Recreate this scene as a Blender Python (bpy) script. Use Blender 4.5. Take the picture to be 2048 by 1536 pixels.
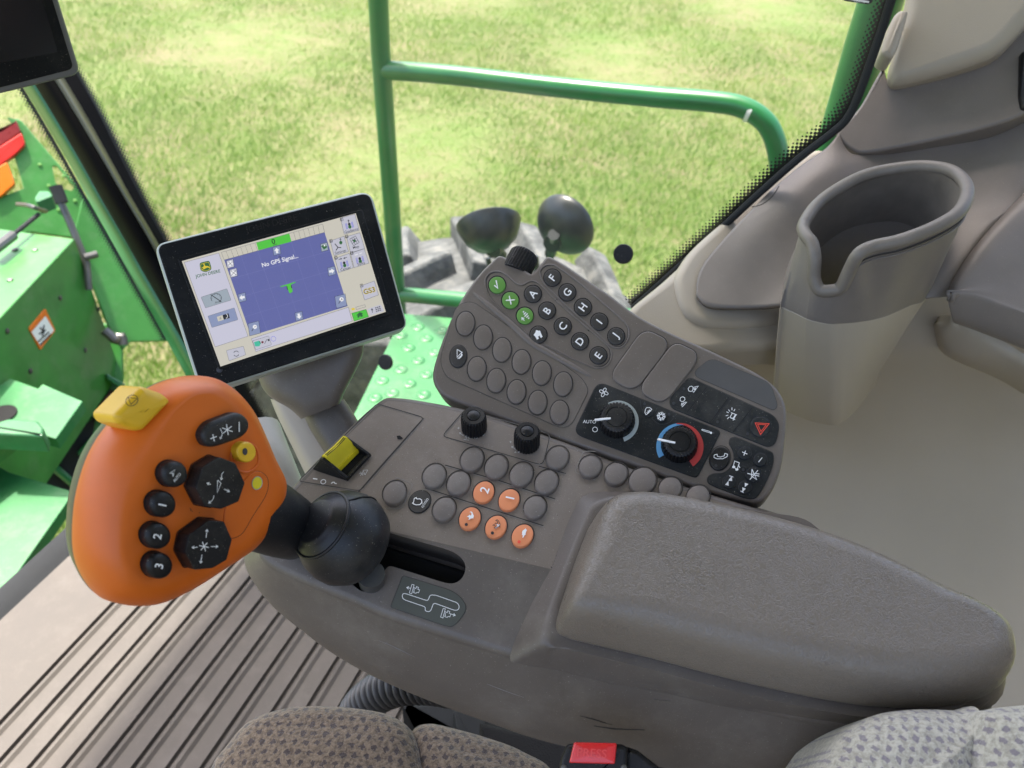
import bpy, bmesh, math, random
import numpy as np
from mathutils import Vector, Matrix
random.seed(7)
S = bpy.context.scene
for _o in list(bpy.data.objects): bpy.data.objects.remove(_o)
COL = S.collection
# ------------------------------------------------------------------ camera
F = 1550.0                                  # focal length in photo pixels (photo 2048 x 1536)
CAM = Vector((0, 0, 1.15))                  # cab floor is z = 0, the field lies at z = -1.9
GROUND = -1.9
_zc = Vector((106, 1910, 1550)).normalized()            # world up seen from the camera
_f = Vector((0, 0, -1)); _yc = (_f - _zc * _f.dot(_zc)).normalized()
_xc = _yc.cross(_zc)
R3 = Matrix((_xc, _yc, _zc))                # camera vector -> world vector
cam = bpy.data.cameras.new('camera'); camo = bpy.data.objects.new('camera', cam); COL.objects.link(camo)
camo.matrix_world = Matrix.Translation(CAM) @ R3.to_4x4()
cam.sensor_fit = 'HORIZONTAL'; cam.sensor_width = 36; cam.lens = 36 * F / 2048
cam.clip_start = 0.01; cam.clip_end = 500
cam.dof.use_dof = True; cam.dof.focus_distance = 0.58; cam.dof.aperture_fstop = 9.5
S.camera = camo
# ------------------------------------------------------------------ world, sun, exposure
PSI = math.radians(19)                      # the cab is turned by this against the camera's axes
CR = Vector((math.sin(PSI), math.cos(PSI), 0))          # cab: towards the right-hand door
CF = Vector((-math.cos(PSI), math.sin(PSI), 0))         # cab: forward
SUN = (CF * 0.32 + CR * 0.18 + Vector((0, 0, 0.93))).normalized()
wd = bpy.data.worlds.new('World'); S.world = wd; wd.use_nodes = True
nt = wd.node_tree; bg = nt.nodes['Background']
sky = nt.nodes.new('ShaderNodeTexSky'); sky.sky_type = 'NISHITA'; sky.sun_disc = False
sky.sun_elevation = math.asin(SUN.z); sky.sun_rotation = math.atan2(SUN.x, SUN.y)
sky.air_density = 1.0; sky.dust_density = 5.0; sky.ozone_density = 0.3
nt.links.new(sky.outputs[0], bg.inputs[0]); bg.inputs[1].default_value = 0.15
sl = bpy.data.lights.new('sun', 'SUN'); sl.energy = 2.3; sl.angle = math.radians(2.0); sl.color = (1, 0.95, 0.86)
so = bpy.data.objects.new('sun', sl); COL.objects.link(so)
so.rotation_euler = SUN.to_track_quat('Z', 'Y').to_euler(); so.location = SUN * 20
S.view_settings.view_transform = 'Standard'; S.view_settings.look = 'None'
S.view_settings.gamma = 1; S.view_settings.use_curve_mapping = False
S.view_settings.exposure = 2.0
S.render.engine = 'CYCLES'
S.cycles.max_bounces = 8; S.cycles.transparent_max_bounces = 16; S.cycles.caustics_reflective = False; S.cycles.caustics_refractive = False
# ------------------------------------------------------------------ photo pixels -> points on real planes
def ray(x, y): return R3 @ Vector(((x - 1024) / F, -(y - 768) / F, -1.0))
def D(x, y, d): return CAM + ray(x, y) * d                # d metres in front of the camera
class Plane:
    def __init__(s, o, n):
        s.o = Vector(o); s.n = Vector(n).normalized()
        s.u = (Vector((1, 0, 0)) - s.n * s.n.x).normalized(); s.v = s.n.cross(s.u)
    def P(s, x, y, h=0.0):
        r = ray(x, y); t = ((s.o + s.n * h) - CAM).dot(s.n) / r.dot(s.n); return CAM + r * t
    def uv(s, p): q = p - s.o; return (q.dot(s.u), q.dot(s.v))
    def W(s, a, b, h=0.0): return s.o + s.u * a + s.v * b + s.n * h
def camdir(x, y, z): return (R3 @ Vector((x, y, z))).normalized()      # camera-space direction (right, up, back)
# ------------------------------------------------------------------ 2D outline tools
def crom(pts, n=6, closed=True):
    out = []; N = len(pts); P_ = [np.array(p, float) for p in pts]
    for i in range(N if closed else N - 1):
        g = lambda k: P_[k % N] if closed else P_[min(max(k, 0), N - 1)]
        a, b, c, d = g(i - 1), g(i), g(i + 1), g(i + 2)
        for k in range(n):
            t = k / n
            out.append(0.5 * ((2 * b) + (c - a) * t + (2 * a - 5 * b + 4 * c - d) * t * t + (3 * b - a - 3 * c + d) * t ** 3))
    if not closed: out.append(P_[-1])
    return [tuple(p) for p in out]
def rpoly(pts, r, n=5):
    out = []; N = len(pts)
    for i in range(N):
        p = np.array(pts[i][:2], float); a = np.array(pts[i - 1][:2], float); b = np.array(pts[(i + 1) % N][:2], float)
        rr = r[i] if isinstance(r, (list, tuple)) else r
        la, lb = np.linalg.norm(a - p), np.linalg.norm(b - p)
        q0 = p + (a - p) / la * min(rr, la * .48); q1 = p + (b - p) / lb * min(rr, lb * .48)
        for k in range(n + 1):
            t = k / n; q = (1 - t) ** 2 * q0 + 2 * t * (1 - t) * p + t * t * q1; out.append((q[0], q[1]))
    return out
def ell(cx, cy, a, b=None, rot=0, n=36, a0=0, a1=360):
    b = a if b is None else b; c, s = math.cos(math.radians(rot)), math.sin(math.radians(rot)); o = []
    m = n if a1 - a0 == 360 else n + 1
    for k in range(m):
        t = math.radians(a0 + (a1 - a0) * k / n); x, y = a * math.cos(t), b * math.sin(t)
        o.append((cx + x * c - y * s, cy + x * s + y * c))
    return o
def crop(ox, oy, sc): return lambda *p: ([(ox + a / sc, oy + b / sc) for a, b in p] if len(p) != 1 else (ox + p[0][0] / sc, oy + p[0][1] / sc))
def insets(q, offs):
    # pull a closed outline in towards its long middle line; offs ascending (metres)
    q = np.array(q, float); c = q.mean(0); w, V = np.linalg.eigh(np.cov((q - c).T)); e = V[:, 1]; g = V[:, 0]
    a = (q - c) @ e; b = (q - c) @ g; ha = (a.max() - a.min()) / 2; hb = (b.max() - b.min()) / 2; ma = (a.max() + a.min()) / 2; mb = (b.max() + b.min()) / 2
    sp = max(0, ha - hb * 1.0); t = np.clip(a - ma, -sp, sp) + ma
    # middle line follows the mid-height of the outline
    def mid(tt):
        k = np.abs(a - tt) < ha * .25; return (b[k].max() + b[k].min()) / 2 if k.any() else mb
    M_ = np.array([c + e * tt + g * mid(tt) for tt in t]); d = M_ - q; L = np.linalg.norm(d, axis=1, keepdims=True)
    return [q + d * np.minimum(o / L, .85) for o in offs]
# ------------------------------------------------------------------ mesh builder: one MB = one mesh object
_textcache = {}
def text_mesh(s, off):
    if (s, off) not in _textcache:
        c = bpy.data.curves.new('t', 'FONT'); c.body = s; c.align_x = 'CENTER'; c.align_y = 'CENTER'; c.offset = off; c.resolution_u = 3
        o = bpy.data.objects.new('t', c); COL.objects.link(o); bpy.context.view_layer.update()
        m = o.evaluated_get(bpy.context.evaluated_depsgraph_get()).to_mesh()
        v = [tuple(x.co)[:2] for x in m.vertices]; f = [tuple(p.vertices) for p in m.polygons]
        if v:
            ys = [q[1] for q in v]; xs = [q[0] for q in v]; my = (min(ys) + max(ys)) / 2; mx = (min(xs) + max(xs)) / 2
            v = [(a - mx, b - my) for a, b in v]
        _textcache[(s, off)] = (v, f); bpy.data.objects.remove(o)
    return _textcache[(s, off)]
class MB:
    def __init__(s): s.v = []; s.f = []; s.m = []; s.uvs = {}; s.mats = []
    def mi(s, m):
        if m not in s.mats: s.mats.append(m)
        return s.mats.index(m)
    def add(s, vs, fs, m, uvs=None):
        b = len(s.v); s.v += [tuple(v) for v in vs]; k = s.mi(m)
        for f in fs: s.f.append(tuple(b + i for i in f)); s.m.append(k)
        if uvs:
            for i, q in enumerate(uvs): s.uvs[b + i] = q
    def rings(s, rs, m, cap0=False, cap1=False, closed=True, uvs=None):
        n = len(rs[0]); vs = [p for r in rs for p in r]; fs = []
        for i in range(len(rs) - 1):
            for j in range(n if closed else n - 1):
                k = (j + 1) % n; fs.append((i * n + j, i * n + k, (i + 1) * n + k, (i + 1) * n + j))
        if cap0: fs.append(tuple(reversed(range(n))))
        if cap1: fs.append(tuple((len(rs) - 1) * n + j for j in range(n)))
        s.add(vs, fs, m, uvs)
    # raised slab on a plane; outline in photo pixels ((x, y) or (x, y, h)), edge rounded by r metres
    def slab(s, pl, out, h0, h1, r, m, dome=0.0, href=None, bottom=False, nr=4, flare=0.0, uv=False):
        href = h1 if href is None else href
        q = np.array([pl.uv(pl.P(p[0], p[1], p[2] if len(p) > 2 else href)) for p in out])
        s.slab_uv(pl, q, h0, h1, r, m, dome, bottom, nr, flare, uv)
    def slab_uv(s, pl, q, h0, h1, r, m, dome=0.0, bottom=False, nr=4, flare=0.0, uv=False):
        q = np.array(q, float)
        d = np.roll(q, -1, 0) - np.roll(q, 1, 0); L = np.linalg.norm(d, axis=1, keepdims=True); L[L == 0] = 1; d = d / L
        area = 0.5 * np.sum(q[:, 0] * np.roll(q[:, 1], -1) - q[:, 1] * np.roll(q[:, 0], -1))
        nrm = np.stack([d[:, 1], -d[:, 0]], 1) * (1 if area > 0 else -1)      # outward
        rs = []
        def ring(off, h): return [pl.W(a, b, h) for a, b in q + nrm * off]
        rs.append(ring(flare, h0)); 
        ts = [math.pi / 2 * k / nr for k in range(nr + 1)]
        if r > .01:
            ins = insets(q, [r * (1 - math.cos(t)) for t in ts])
            for t, qq in zip(ts, ins): rs.append([pl.W(a, b, h1 - r + r * math.sin(t)) for a, b in qq])
        else:
            for t in ts: rs.append(ring(-r * (1 - math.cos(t)), h1 - r + r * math.sin(t)))
        if dome:
            qi = ins[-1] if r > .01 else q - nrm * r; c = qi.mean(0)
            for k in (1, 2, 3, 4):
                f = 1 - k / 5; rs.append([pl.W(a, b, h1 + dome * (1 - f * f)) for a, b in c + (qi - c) * f])
        n = len(q)
        u = None
        if uv: u = [pl.uv(Vector(p)) for r_ in rs for p in r_]
        s.rings(rs, m, cap0=bottom, cap1=True, uvs=u)
    def poly(s, pl, out, h, m): s.add([pl.P(p[0], p[1], h) for p in out], [tuple(range(len(out)))], m)
    def line(s, pl, pts, w, h, m, closed=False):
        P_ = np.array(pts, float); n = len(P_)
        if n < 2: return
        L = []; Rr = []
        for i in range(n):
            a = P_[(i - 1) % n] if (closed or i > 0) else P_[i]; b = P_[(i + 1) % n] if (closed or i < n - 1) else P_[i]
            p = P_[i]; d1 = p - a; d2 = b - p
            if np.linalg.norm(d1) < 1e-9: d1 = d2
            if np.linalg.norm(d2) < 1e-9: d2 = d1
            d1 = d1 / np.linalg.norm(d1); d2 = d2 / np.linalg.norm(d2); t = d1 + d2
            if np.linalg.norm(t) < .3: t = d2 * 1.0
            t = t / np.linalg.norm(t); nn = np.array([-t[1], t[0]]); k = 1 / max(.5, abs(np.dot(nn, [-d1[1], d1[0]])))
            ww = (w[i] if isinstance(w, (list, tuple)) else w)
            L.append(p + nn * ww / 2 * k); Rr.append(p - nn * ww / 2 * k)
        vs = [pl.P(*q, h) for q in L] + [pl.P(*q, h) for q in Rr]
        fs = [(i, (i + 1) % n, n + (i + 1) % n, n + i) for i in range(n if closed else n - 1)]
        s.add(vs, fs, m)
    def lines(s, pl, ls, w, h, m):
        for l in ls: s.line(pl, l, w, h, m)
    def text(s, pl, t, cx, cy, size, th, h, m, off=0.0, sx=1.0):
        v, f = text_mesh(t, off); c, q = math.cos(math.radians(th)), math.sin(math.radians(th)); k = size / 0.62
        vs = [pl.P(cx + a * k * sx * c + b * k * q, cy + a * k * sx * q - b * k * c, h) for a, b in v]
        s.add(vs, f, m)
    def arrow(s, pl, a, b, w, h, m, hd=4):
        s.line(pl, [a, b], w, h, m); d = math.atan2(b[1] - a[1], b[0] - a[0])
        e = [(b[0] - hd * math.cos(d + k), b[1] - hd * math.sin(d + k)) for k in (.6, -.6)]
        s.line(pl, [e[0], b, e[1]], w, h, m)
    def tube(s, pts, r, m, n=12, closed=False, caps=True, smooth=0, ribs=None):
        P_ = [Vector(p) for p in (crom([tuple(p) for p in pts], smooth, closed) if smooth else pts)]
        N = len(P_); rs = []; up = None
        if not callable(r): rv = r; r = lambda t: rv
        for i, p in enumerate(P_):
            a = P_[(i - 1) % N] if (closed or i) else p; b = P_[(i + 1) % N] if (closed or i < N - 1) else p
            t = (b - a).normalized()
            if up is None: up = t.orthogonal().normalized()
            up = (up - t * up.dot(t)).normalized(); w = t.cross(up); rr = r(i / max(1, N - 1))
            rs.append([p + (up * math.cos(2 * math.pi * k / n) + w * math.sin(2 * math.pi * k / n)) * rr for k in range(n)])
        if closed: rs.append(rs[0]); 
        s.rings(rs, m, cap0=caps and not closed, cap1=caps and not closed)
    def lathe(s, o, ax, prof, m, n=32, mod=None):      # prof: (radius, height along axis)
        ax = Vector(ax).normalized(); u = ax.orthogonal().normalized(); w = ax.cross(u); rs = []
        for r, h in prof:
            rs.append([Vector(o) + ax * h + (u * math.cos(2 * math.pi * k / n) + w * math.sin(2 * math.pi * k / n)) * r * (mod(k, r, h) if mod else 1) for k in range(n)])
        s.rings(rs, m, cap0=True, cap1=True)
    def box(s, o, a, b, c, m):        # centre and three half-edge vectors
        vs = [Vector(o) + a * i + b * j + c * k for i in (-1, 1) for j in (-1, 1) for k in (-1, 1)]
        s.add(vs, [(0, 1, 3, 2), (4, 6, 7, 5), (0, 4, 5, 1), (2, 3, 7, 6), (0, 2, 6, 4), (1, 5, 7, 3)], m)
    def patch(s, grid, m, nu=6, nv=6, uvscale=None):   # grid rows of 3D points, smooth interpolation
        rows = [crom([tuple(p) for p in r], nu, False) for r in grid]
        cols = list(zip(*rows)); cols = [crom(list(c), nv, False) for c in cols]
        rs = [list(r) for r in zip(*cols)]
        s.rings([[Vector(p) for p in r] for r in rs], m, closed=False)
    def build(s, name, parent=None, sharp=35, bevel=0, wn=True, solid=0, flat=False):
        off = parent.location if parent and parent.type == 'EMPTY' else (Vector(parent['_o']) if parent else Vector((0, 0, 0)))
        me = bpy.data.meshes.new(name); me.from_pydata([tuple(Vector(v) - off) for v in s.v], [], s.f)
        for m in s.mats: me.materials.append(m)
        me.polygons.foreach_set('material_index', s.m)
        if s.uvs:
            ul = me.uv_layers.new(name='UVMap')
            for l in me.loops: ul.data[l.index].uv = s.uvs.get(l.vertex_index, (0, 0))
        bm = bmesh.new(); bm.from_mesh(me); bmesh.ops.recalc_face_normals(bm, faces=bm.faces); bm.to_mesh(me); bm.free()
        me.shade_smooth() if not flat else None
        me.set_sharp_from_angle(angle=math.radians(sharp))
        o = bpy.data.objects.new(name, me); COL.objects.link(o)
        if parent: o.parent = parent
        o['_o'] = tuple(off)
        if solid:
            q = o.modifiers.new('s', 'SOLIDIFY'); q.thickness = solid; q.offset = -1
        if bevel:
            q = o.modifiers.new('b', 'BEVEL'); q.width = bevel; q.segments = 3; q.limit_method = 'ANGLE'; q.angle_limit = math.radians(40)
        if wn and not flat:
            q = o.modifiers.new('w', 'WEIGHTED_NORMAL'); q.keep_sharp = True; q.weight = 100
        return o
def tag(o, label, cat=None, group=None, kind=None):
    if label: o['label'] = label
    if cat: o['category'] = cat
    if group: o['group'] = group
    if kind: o['kind'] = kind
    return o
def thing(name, loc, label, cat, group=None):
    o = bpy.data.objects.new(name, None); COL.objects.link(o); o.location = loc; o.empty_display_size = .02
    return tag(o, label, cat, group)
def bool_cut(o, cutter):
    md = o.modifiers.new('c', 'BOOLEAN'); md.operation = 'DIFFERENCE'; md.solver = 'EXACT'; md.object = cutter
    o.modifiers.move(len(o.modifiers) - 1, 0)
    wn = [q for q in o.modifiers if q.type == 'WEIGHTED_NORMAL']
    for q in wn: o.modifiers.remove(q)
    bpy.context.view_layer.update()
    me = bpy.data.meshes.new_from_object(o.evaluated_get(bpy.context.evaluated_depsgraph_get()))
    o.modifiers.clear(); o.data = me; bpy.data.objects.remove(cutter)
    me.shade_smooth(); me.set_sharp_from_angle(angle=math.radians(35))
    q = o.modifiers.new('w', 'WEIGHTED_NORMAL'); q.keep_sharp = True; q.weight = 100
# ------------------------------------------------------------------ materials
def newmat(name):
    m = bpy.data.materials.new(name); m.use_nodes = True; nt = m.node_tree
    return m, nt, nt.nodes['Principled BSDF']
def nnode(nt, t, **k):
    n = nt.nodes.new(t)
    for a, b in k.items():
        if a.startswith('_'): setattr(n, a[1:], b)
        else: n.inputs[a.replace('__', ' ')].default_value = b
    return n
def C4(c): return (c[0], c[1], c[2], 1)
def plastic(name, col, rough=.5, grain=1500, bump=.15, dist=.0003, vary=.08, dust=.0, dustcol=(.45, .42, .36), spec=.5, big=25, kind='noise', coat=0, metal=0, scratch=0.0, scale3=None):
    m, nt, b = newmat(name); L = nt.links.new
    tc = nt.nodes.new('ShaderNodeTexCoord'); co = tc.outputs['Object']
    n1 = nnode(nt, 'ShaderNodeTexNoise', Scale=big, Detail=5, Roughness=.6); L(co, n1.inputs['Vector'])
    mx = nt.nodes.new('ShaderNodeMix'); mx.data_type = 'RGBA'; mx.inputs[6].default_value = C4([c * (1 - vary) for c in col]); mx.inputs[7].default_value = C4([c * (1 + vary) for c in col])
    mr = nnode(nt, 'ShaderNodeMapRange', **{'From__Min': .35, 'From__Max': .65}); L(n1.outputs[0], mr.inputs[0]); L(mr.outputs[0], mx.inputs[0])
    out = mx.outputs[2]
    if dust > 0:
        n2 = nnode(nt, 'ShaderNodeTexNoise', Scale=900, Detail=2, Roughness=.7); L(co, n2.inputs['Vector'])
        m2 = nnode(nt, 'ShaderNodeMapRange', **{'From__Min': .70 - dust * .06, 'From__Max': .74}); L(n2.outputs[0], m2.inputs[0])
        m2.inputs['To Max'].default_value = .55
        x2 = nt.nodes.new('ShaderNodeMix'); x2.data_type = 'RGBA'; L(m2.outputs[0], x2.inputs[0]); L(out, x2.inputs[6]); x2.inputs[7].default_value = C4(dustcol); out = x2.outputs[2]
        n3 = nnode(nt, 'ShaderNodeTexNoise', Scale=14, Detail=8, Roughness=.75); L(co, n3.inputs['Vector'])
        m3 = nnode(nt, 'ShaderNodeMapRange', **{'From__Min': .5, 'From__Max': .75}); m3.inputs['To Max'].default_value = .28 * dust; L(n3.outputs[0], m3.inputs[0])
        x3 = nt.nodes.new('ShaderNodeMix'); x3.data_type = 'RGBA'; L(m3.outputs[0], x3.inputs[0]); L(out, x3.inputs[6]); x3.inputs[7].default_value = C4(dustcol); out = x3.outputs[2]
    L(out, b.inputs['Base Color'])
    b.inputs['Roughness'].default_value = rough
    rr = nnode(nt, 'ShaderNodeMapRange', **{'To__Min': max(.05, rough - .1), 'To__Max': min(1, rough + .1)}); L(n1.outputs[0], rr.inputs[0]); L(rr.outputs[0], b.inputs['Roughness'])
    b.inputs['Specular IOR Level'].default_value = spec; b.inputs['Coat Weight'].default_value = coat; b.inputs['Coat Roughness'].default_value = .1; b.inputs['Metallic'].default_value = metal
    if bump > 0:
        if kind == 'leather':
            g = nnode(nt, 'ShaderNodeTexNoise', Scale=grain, Detail=1.5, Roughness=.5, Distortion=1.6); L(co, g.inputs['Vector'])
            a = nt.nodes.new('ShaderNodeMath'); a.operation = 'SUBTRACT'; a.inputs[1].default_value = .5; L(g.outputs[0], a.inputs[0])
            c = nt.nodes.new('ShaderNodeMath'); c.operation = 'ABSOLUTE'; L(a.outputs[0], c.inputs[0])
            hm = nnode(nt, 'ShaderNodeMapRange', **{'From__Max': .09}); L(c.outputs[0], hm.inputs[0]); hh = hm.outputs[0]
        else:
            g = nnode(nt, 'ShaderNodeTexNoise', Scale=grain, Detail=2, Roughness=.6); L(co, g.inputs['Vector']); hh = g.outputs[0]
        bp = nnode(nt, 'ShaderNodeBump', Strength=bump, Distance=dist); L(hh, bp.inputs['Height']); L(bp.outputs[0], b.inputs['Normal'])
    return m
def flatmat(name, col, rough=.6, emit=0.0):
    m, nt, b = newmat(name); b.inputs['Base Color'].default_value = C4(col); b.inputs['Roughness'].default_value = rough
    if emit:
        b.inputs['Emission Color'].default_value = C4(col); b.inputs['Emission Strength'].default_value = emit
    return m
def srgb(r, g, b): return tuple(((c / 255) / 12.92 if c / 255 <= .04045 else ((c / 255 + .055) / 1.055) ** 2.4) for c in (r, g, b))
M = {}
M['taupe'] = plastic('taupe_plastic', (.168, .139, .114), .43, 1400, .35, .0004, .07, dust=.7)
M['taupe_shaded'] = plastic('taupe_shaded_plastic', (.108, .091, .077), .46, 1400, .3, .0004, .07, dust=.5)  # same console plastic, darkened in colour for the shaded side and lower deck
M['taupe_key'] = plastic('keypad_plastic', (.128, .107, .090), .43, 1800, .2, .0003, .05, dust=.35)
M['rubber_key'] = plastic('rubber_button', (.140, .119, .102), .60, 2500, .15, .0002, .06, dust=.6)
M['pad'] = plastic('armrest_vinyl', (.165, .139, .112), .30, 300, .30, .0010, .03, kind='leather', spec=.5)
M['sill'] = plastic('sill_plastic', (.180, .158, .140), .45, 1200, .3, .0004, .05, dust=.2)
M['beige'] = plastic('beige_plastic', (.405, .358, .285), .50, 800, .35, .0005, .012)
M['hose'] = plastic('hose_plastic', (.050, .053, .060), .38, 500, .05, .0003, .1)
M['cup'] = plastic('cup_rubber', (.170, .150, .128), .50, 1500, .1, .0003, .12, big=40)
M['black'] = plastic('black_plastic', (.008, .008, .009), .42, 1800, .15, .0003, .2, dust=.3, spec=.3)
M['blackpanel'] = plastic('black_panel', (.012, .014, .015), .5, 1800, .1, .0003, .2, dust=.35, spec=.25)
M['blackrub'] = plastic('black_rubber', (.009, .010, .012), .42, 900, .12, .0004, .2, dust=.3, spec=.4)
M['bezel'] = plastic('bezel_black', (.006, .007, .008), .5, 2200, .2, .0003, .1, dust=.15, spec=.18)
M['bezeledge'] = plastic('bezel_edge', (.40, .44, .40), .35, 1500, .05, .0002, .05)
M['darkkey'] = plastic('dark_key', (.030, .028, .027), .45, 2000, .1, .0002, .05, dust=.2)
M['greenkey'] = plastic('green_key', (.10, .26, .045), .45, 2000, .1, .0002, .04)
M['orange'] = plastic('orange_plastic', (.62, .125, .007), .40, 1600, .12, .0003, .05)
M['orangekey'] = plastic('orange_key', (.70, .24, .10), .5, 2000, .1, .0002, .05)
M['yellow'] = plastic('yellow_plastic', (.72, .43, .02), .38, 1600, .1, .0003, .05)
M['yellow2'] = plastic('yellow_switch', (.70, .58, .02), .42, 1600, .1, .0003, .08)
M['gripback'] = plastic('grip_back', (.035, .042, .038), .4, 1800, .1, .0003, .05)
M['greenpaint'] = plastic('green_paint', (.010, .135, .034), .34, 400, .03, .0004, .12, coat=.25, big=8)
M['greenpaint2'] = plastic('green_machine_paint', (.042, .195, .036), .38, 300, .05, .0006, .2, coat=.15, big=6, dust=.4)
M['greentread'] = plastic('green_tread', (.024, .155, .044), .42, 300, .05, .0006, .2, coat=.1, big=8, dust=.5)
M['tyre'] = plastic('tyre_rubber', (.075, .078, .080), .8, 22, .9, .010, .5, big=14, dust=1.0, dustcol=(.24, .20, .14))
M['lamp'] = plastic('lamp_shell', (.014, .018, .022), .35, 500, .05, .0004, .2, big=20)
M['mat'] = plastic('floor_mat_rubber', (.082, .069, .057), .64, 500, .3, .0006, .14, big=7, dust=.9, dustcol=(.175, .16, .14))
M['darktrim'] = plastic('dark_trim', (.026, .028, .030), .7, 900, .4, .0006, .1, spec=.15)
M['seal'] = plastic('rubber_seal', (.0018, .0018, .002), .6, 500, .05, .0003, .1, spec=.06)
M['olive'] = plastic('plaque', (.060, .064, .052), .5, 2000, .1, .0003, .05)
M['silver'] = plastic('silver', (.11, .11, .105), .35, 600, .05, .0003, .1, metal=.6)
M['red'] = plastic('red_plastic', (.62, .012, .018), .25, 1500, .03, .0002, .05, coat=.5)
M['lensred'] = plastic('red_lens', (.60, .02, .012), .35, 500, .05, .0003, .05)
M['lensorange'] = plastic('orange_lens', (.70, .16, .005), .35, 300, .3, .001, .05)
M['white'] = flatmat('white_print', (.78, .78, .76)); M['greyprint'] = flatmat('grey_print', (.42, .42, .40))
M['groove'] = flatmat('groove_dark', (.035, .031, .028), .8); M['lip'] = flatmat('groove_light', (.20, .185, .17), .45)
M['blueprint'] = flatmat('blue_print', (.10, .30, .52)); M['redprint'] = flatmat('red_print', (.45, .035, .03)); M['ringgrey'] = flatmat('ring_grey', (.36, .40, .38))
M['hazred'] = flatmat('hazard_red', (.80, .07, .04)); M['dot'] = flatmat('led_off', (.035, .037, .045), .3); M['deep'] = flatmat('deep_black', (.004, .004, .004), .9)
M['blackprint'] = flatmat('black_print', (.02, .02, .02))
E = .92 * 2 ** -S.view_settings.exposure
def em(name, r, g, b):
    m, nt, p = newmat(name); c = srgb(r, g, b); p.inputs['Base Color'].default_value = (.01, .01, .01, 1); p.inputs['Roughness'].default_value = .3
    p.inputs['Emission Color'].default_value = C4(c); p.inputs['Emission Strength'].default_value = E; return m
M['s_bg'] = em('screen_cream', 206, 202, 190); M['s_left'] = em('screen_lilac', 203, 202, 220); M['s_blue'] = em('screen_blue', 100, 106, 168)
M['s_grid'] = em('screen_grid', 122, 128, 186); M['s_green'] = em('screen_green', 84, 200, 70); M['s_white'] = em('screen_white', 240, 240, 245)
M['s_key'] = em('screen_key', 196, 196, 210); M['s_grey'] = em('screen_grey', 160, 172, 184); M['s_bluegrey'] = em('screen_bluegrey', 140, 152, 188)
M['s_black'] = em('screen_black', 35, 38, 48); M['s_line'] = em('screen_line', 120, 120, 128); M['s_logo'] = em('screen_logo_green', 48, 104, 62)
M['s_yel'] = em('screen_yellow', 226, 200, 60); M['s_teal'] = em('screen_teal', 70, 190, 160); M['s_red'] = em('screen_red', 120, 40, 50); M['s_vio'] = em('screen_violet', 110, 110, 220)
M['s_dark2'] = plastic('dark_screen', (.012, .012, .013), .18, 800, 0, .0001, .1)
# glass: clear sheet with a faint reflection
def glassmat():
    m, nt, b = newmat('window_glass'); nt.nodes.remove(b); out = nt.nodes['Material Output']
    t = nnode(nt, 'ShaderNodeBsdfTransparent'); t.inputs[0].default_value = (.95, .98, .95, 1)
    g = nnode(nt, 'ShaderNodeBsdfGlossy', Roughness=.02); fr = nnode(nt, 'ShaderNodeFresnel', IOR=1.35)
    mx = nt.nodes.new('ShaderNodeMixShader'); nt.links.new(fr.outputs[0], mx.inputs[0]); nt.links.new(t.outputs[0], mx.inputs[1]); nt.links.new(g.outputs[0], mx.inputs[2])
    # a thin dusty film, put in to lay haze over the pane
    tc = nt.nodes.new('ShaderNodeTexCoord'); n1 = nnode(nt, 'ShaderNodeTexNoise', Scale=6, Detail=8, Roughness=.8); nt.links.new(tc.outputs['Object'], n1.inputs['Vector'])
    mr = nnode(nt, 'ShaderNodeMapRange', **{'From__Min': .35, 'From__Max': .75}); mr.inputs['To Min'].default_value = .004; mr.inputs['To Max'].default_value = .03; nt.links.new(n1.outputs[0], mr.inputs[0])
    df = nt.nodes.new('ShaderNodeBsdfTranslucent'); df.inputs[0].default_value = (.8, .82, .78, 1); m2 = nt.nodes.new('ShaderNodeMixShader')
    nt.links.new(mr.outputs[0], m2.inputs[0]); nt.links.new(mx.outputs[0], m2.inputs[1]); nt.links.new(df.outputs[0], m2.inputs[2])
    nt.links.new(m2.outputs[0], out.inputs[0]); return m
M['glass'] = glassmat()
def fritmat(vm):
    m, nt, b = newmat('frit_dots'); L = nt.links.new; out = nt.nodes['Material Output']
    uv = nt.nodes.new('ShaderNodeUVMap'); sp = nt.nodes.new('ShaderNodeSeparateXYZ'); L(uv.outputs[0], sp.inputs[0])
    def ma(op, a, bb=None):
        n = nt.nodes.new('ShaderNodeMath'); n.operation = op
        for i, q in enumerate((a, bb)):
            if q is None: continue
            if isinstance(q, (int, float)): n.inputs[i].default_value = q
            else: L(q, n.inputs[i])
        return n.outputs[0]
    u, v = sp.outputs[0], sp.outputs[1]                      # u, v in dots across
    a = ma('MULTIPLY', ma('ADD', u, v), .7071); c = ma('MULTIPLY', ma('SUBTRACT', u, v), .7071)
    fa = ma('SUBTRACT', ma('FRACT', a), .5); fc = ma('SUBTRACT', ma('FRACT', c), .5)
    d = ma('SQRT', ma('ADD', ma('MULTIPLY', fa, fa), ma('MULTIPLY', fc, fc)))
    rad = ma('SUBTRACT', .76, ma('MULTIPLY', v, .60 / vm)); k = ma('LESS_THAN', d, rad)
    tr = nt.nodes.new('ShaderNodeBsdfTransparent'); mx = nt.nodes.new('ShaderNodeMixShader')
    b.inputs['Base Color'].default_value = (.004, .004, .004, 1); b.inputs['Roughness'].default_value = .4
    L(k, mx.inputs[0]); L(tr.outputs[0], mx.inputs[1]); L(b.outputs[0], mx.inputs[2]); L(mx.outputs[0], out.inputs[0]); return m
_fr = {}
def frit(vm):
    if vm not in _fr: _fr[vm] = fritmat(vm)
    return _fr[vm]
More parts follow.
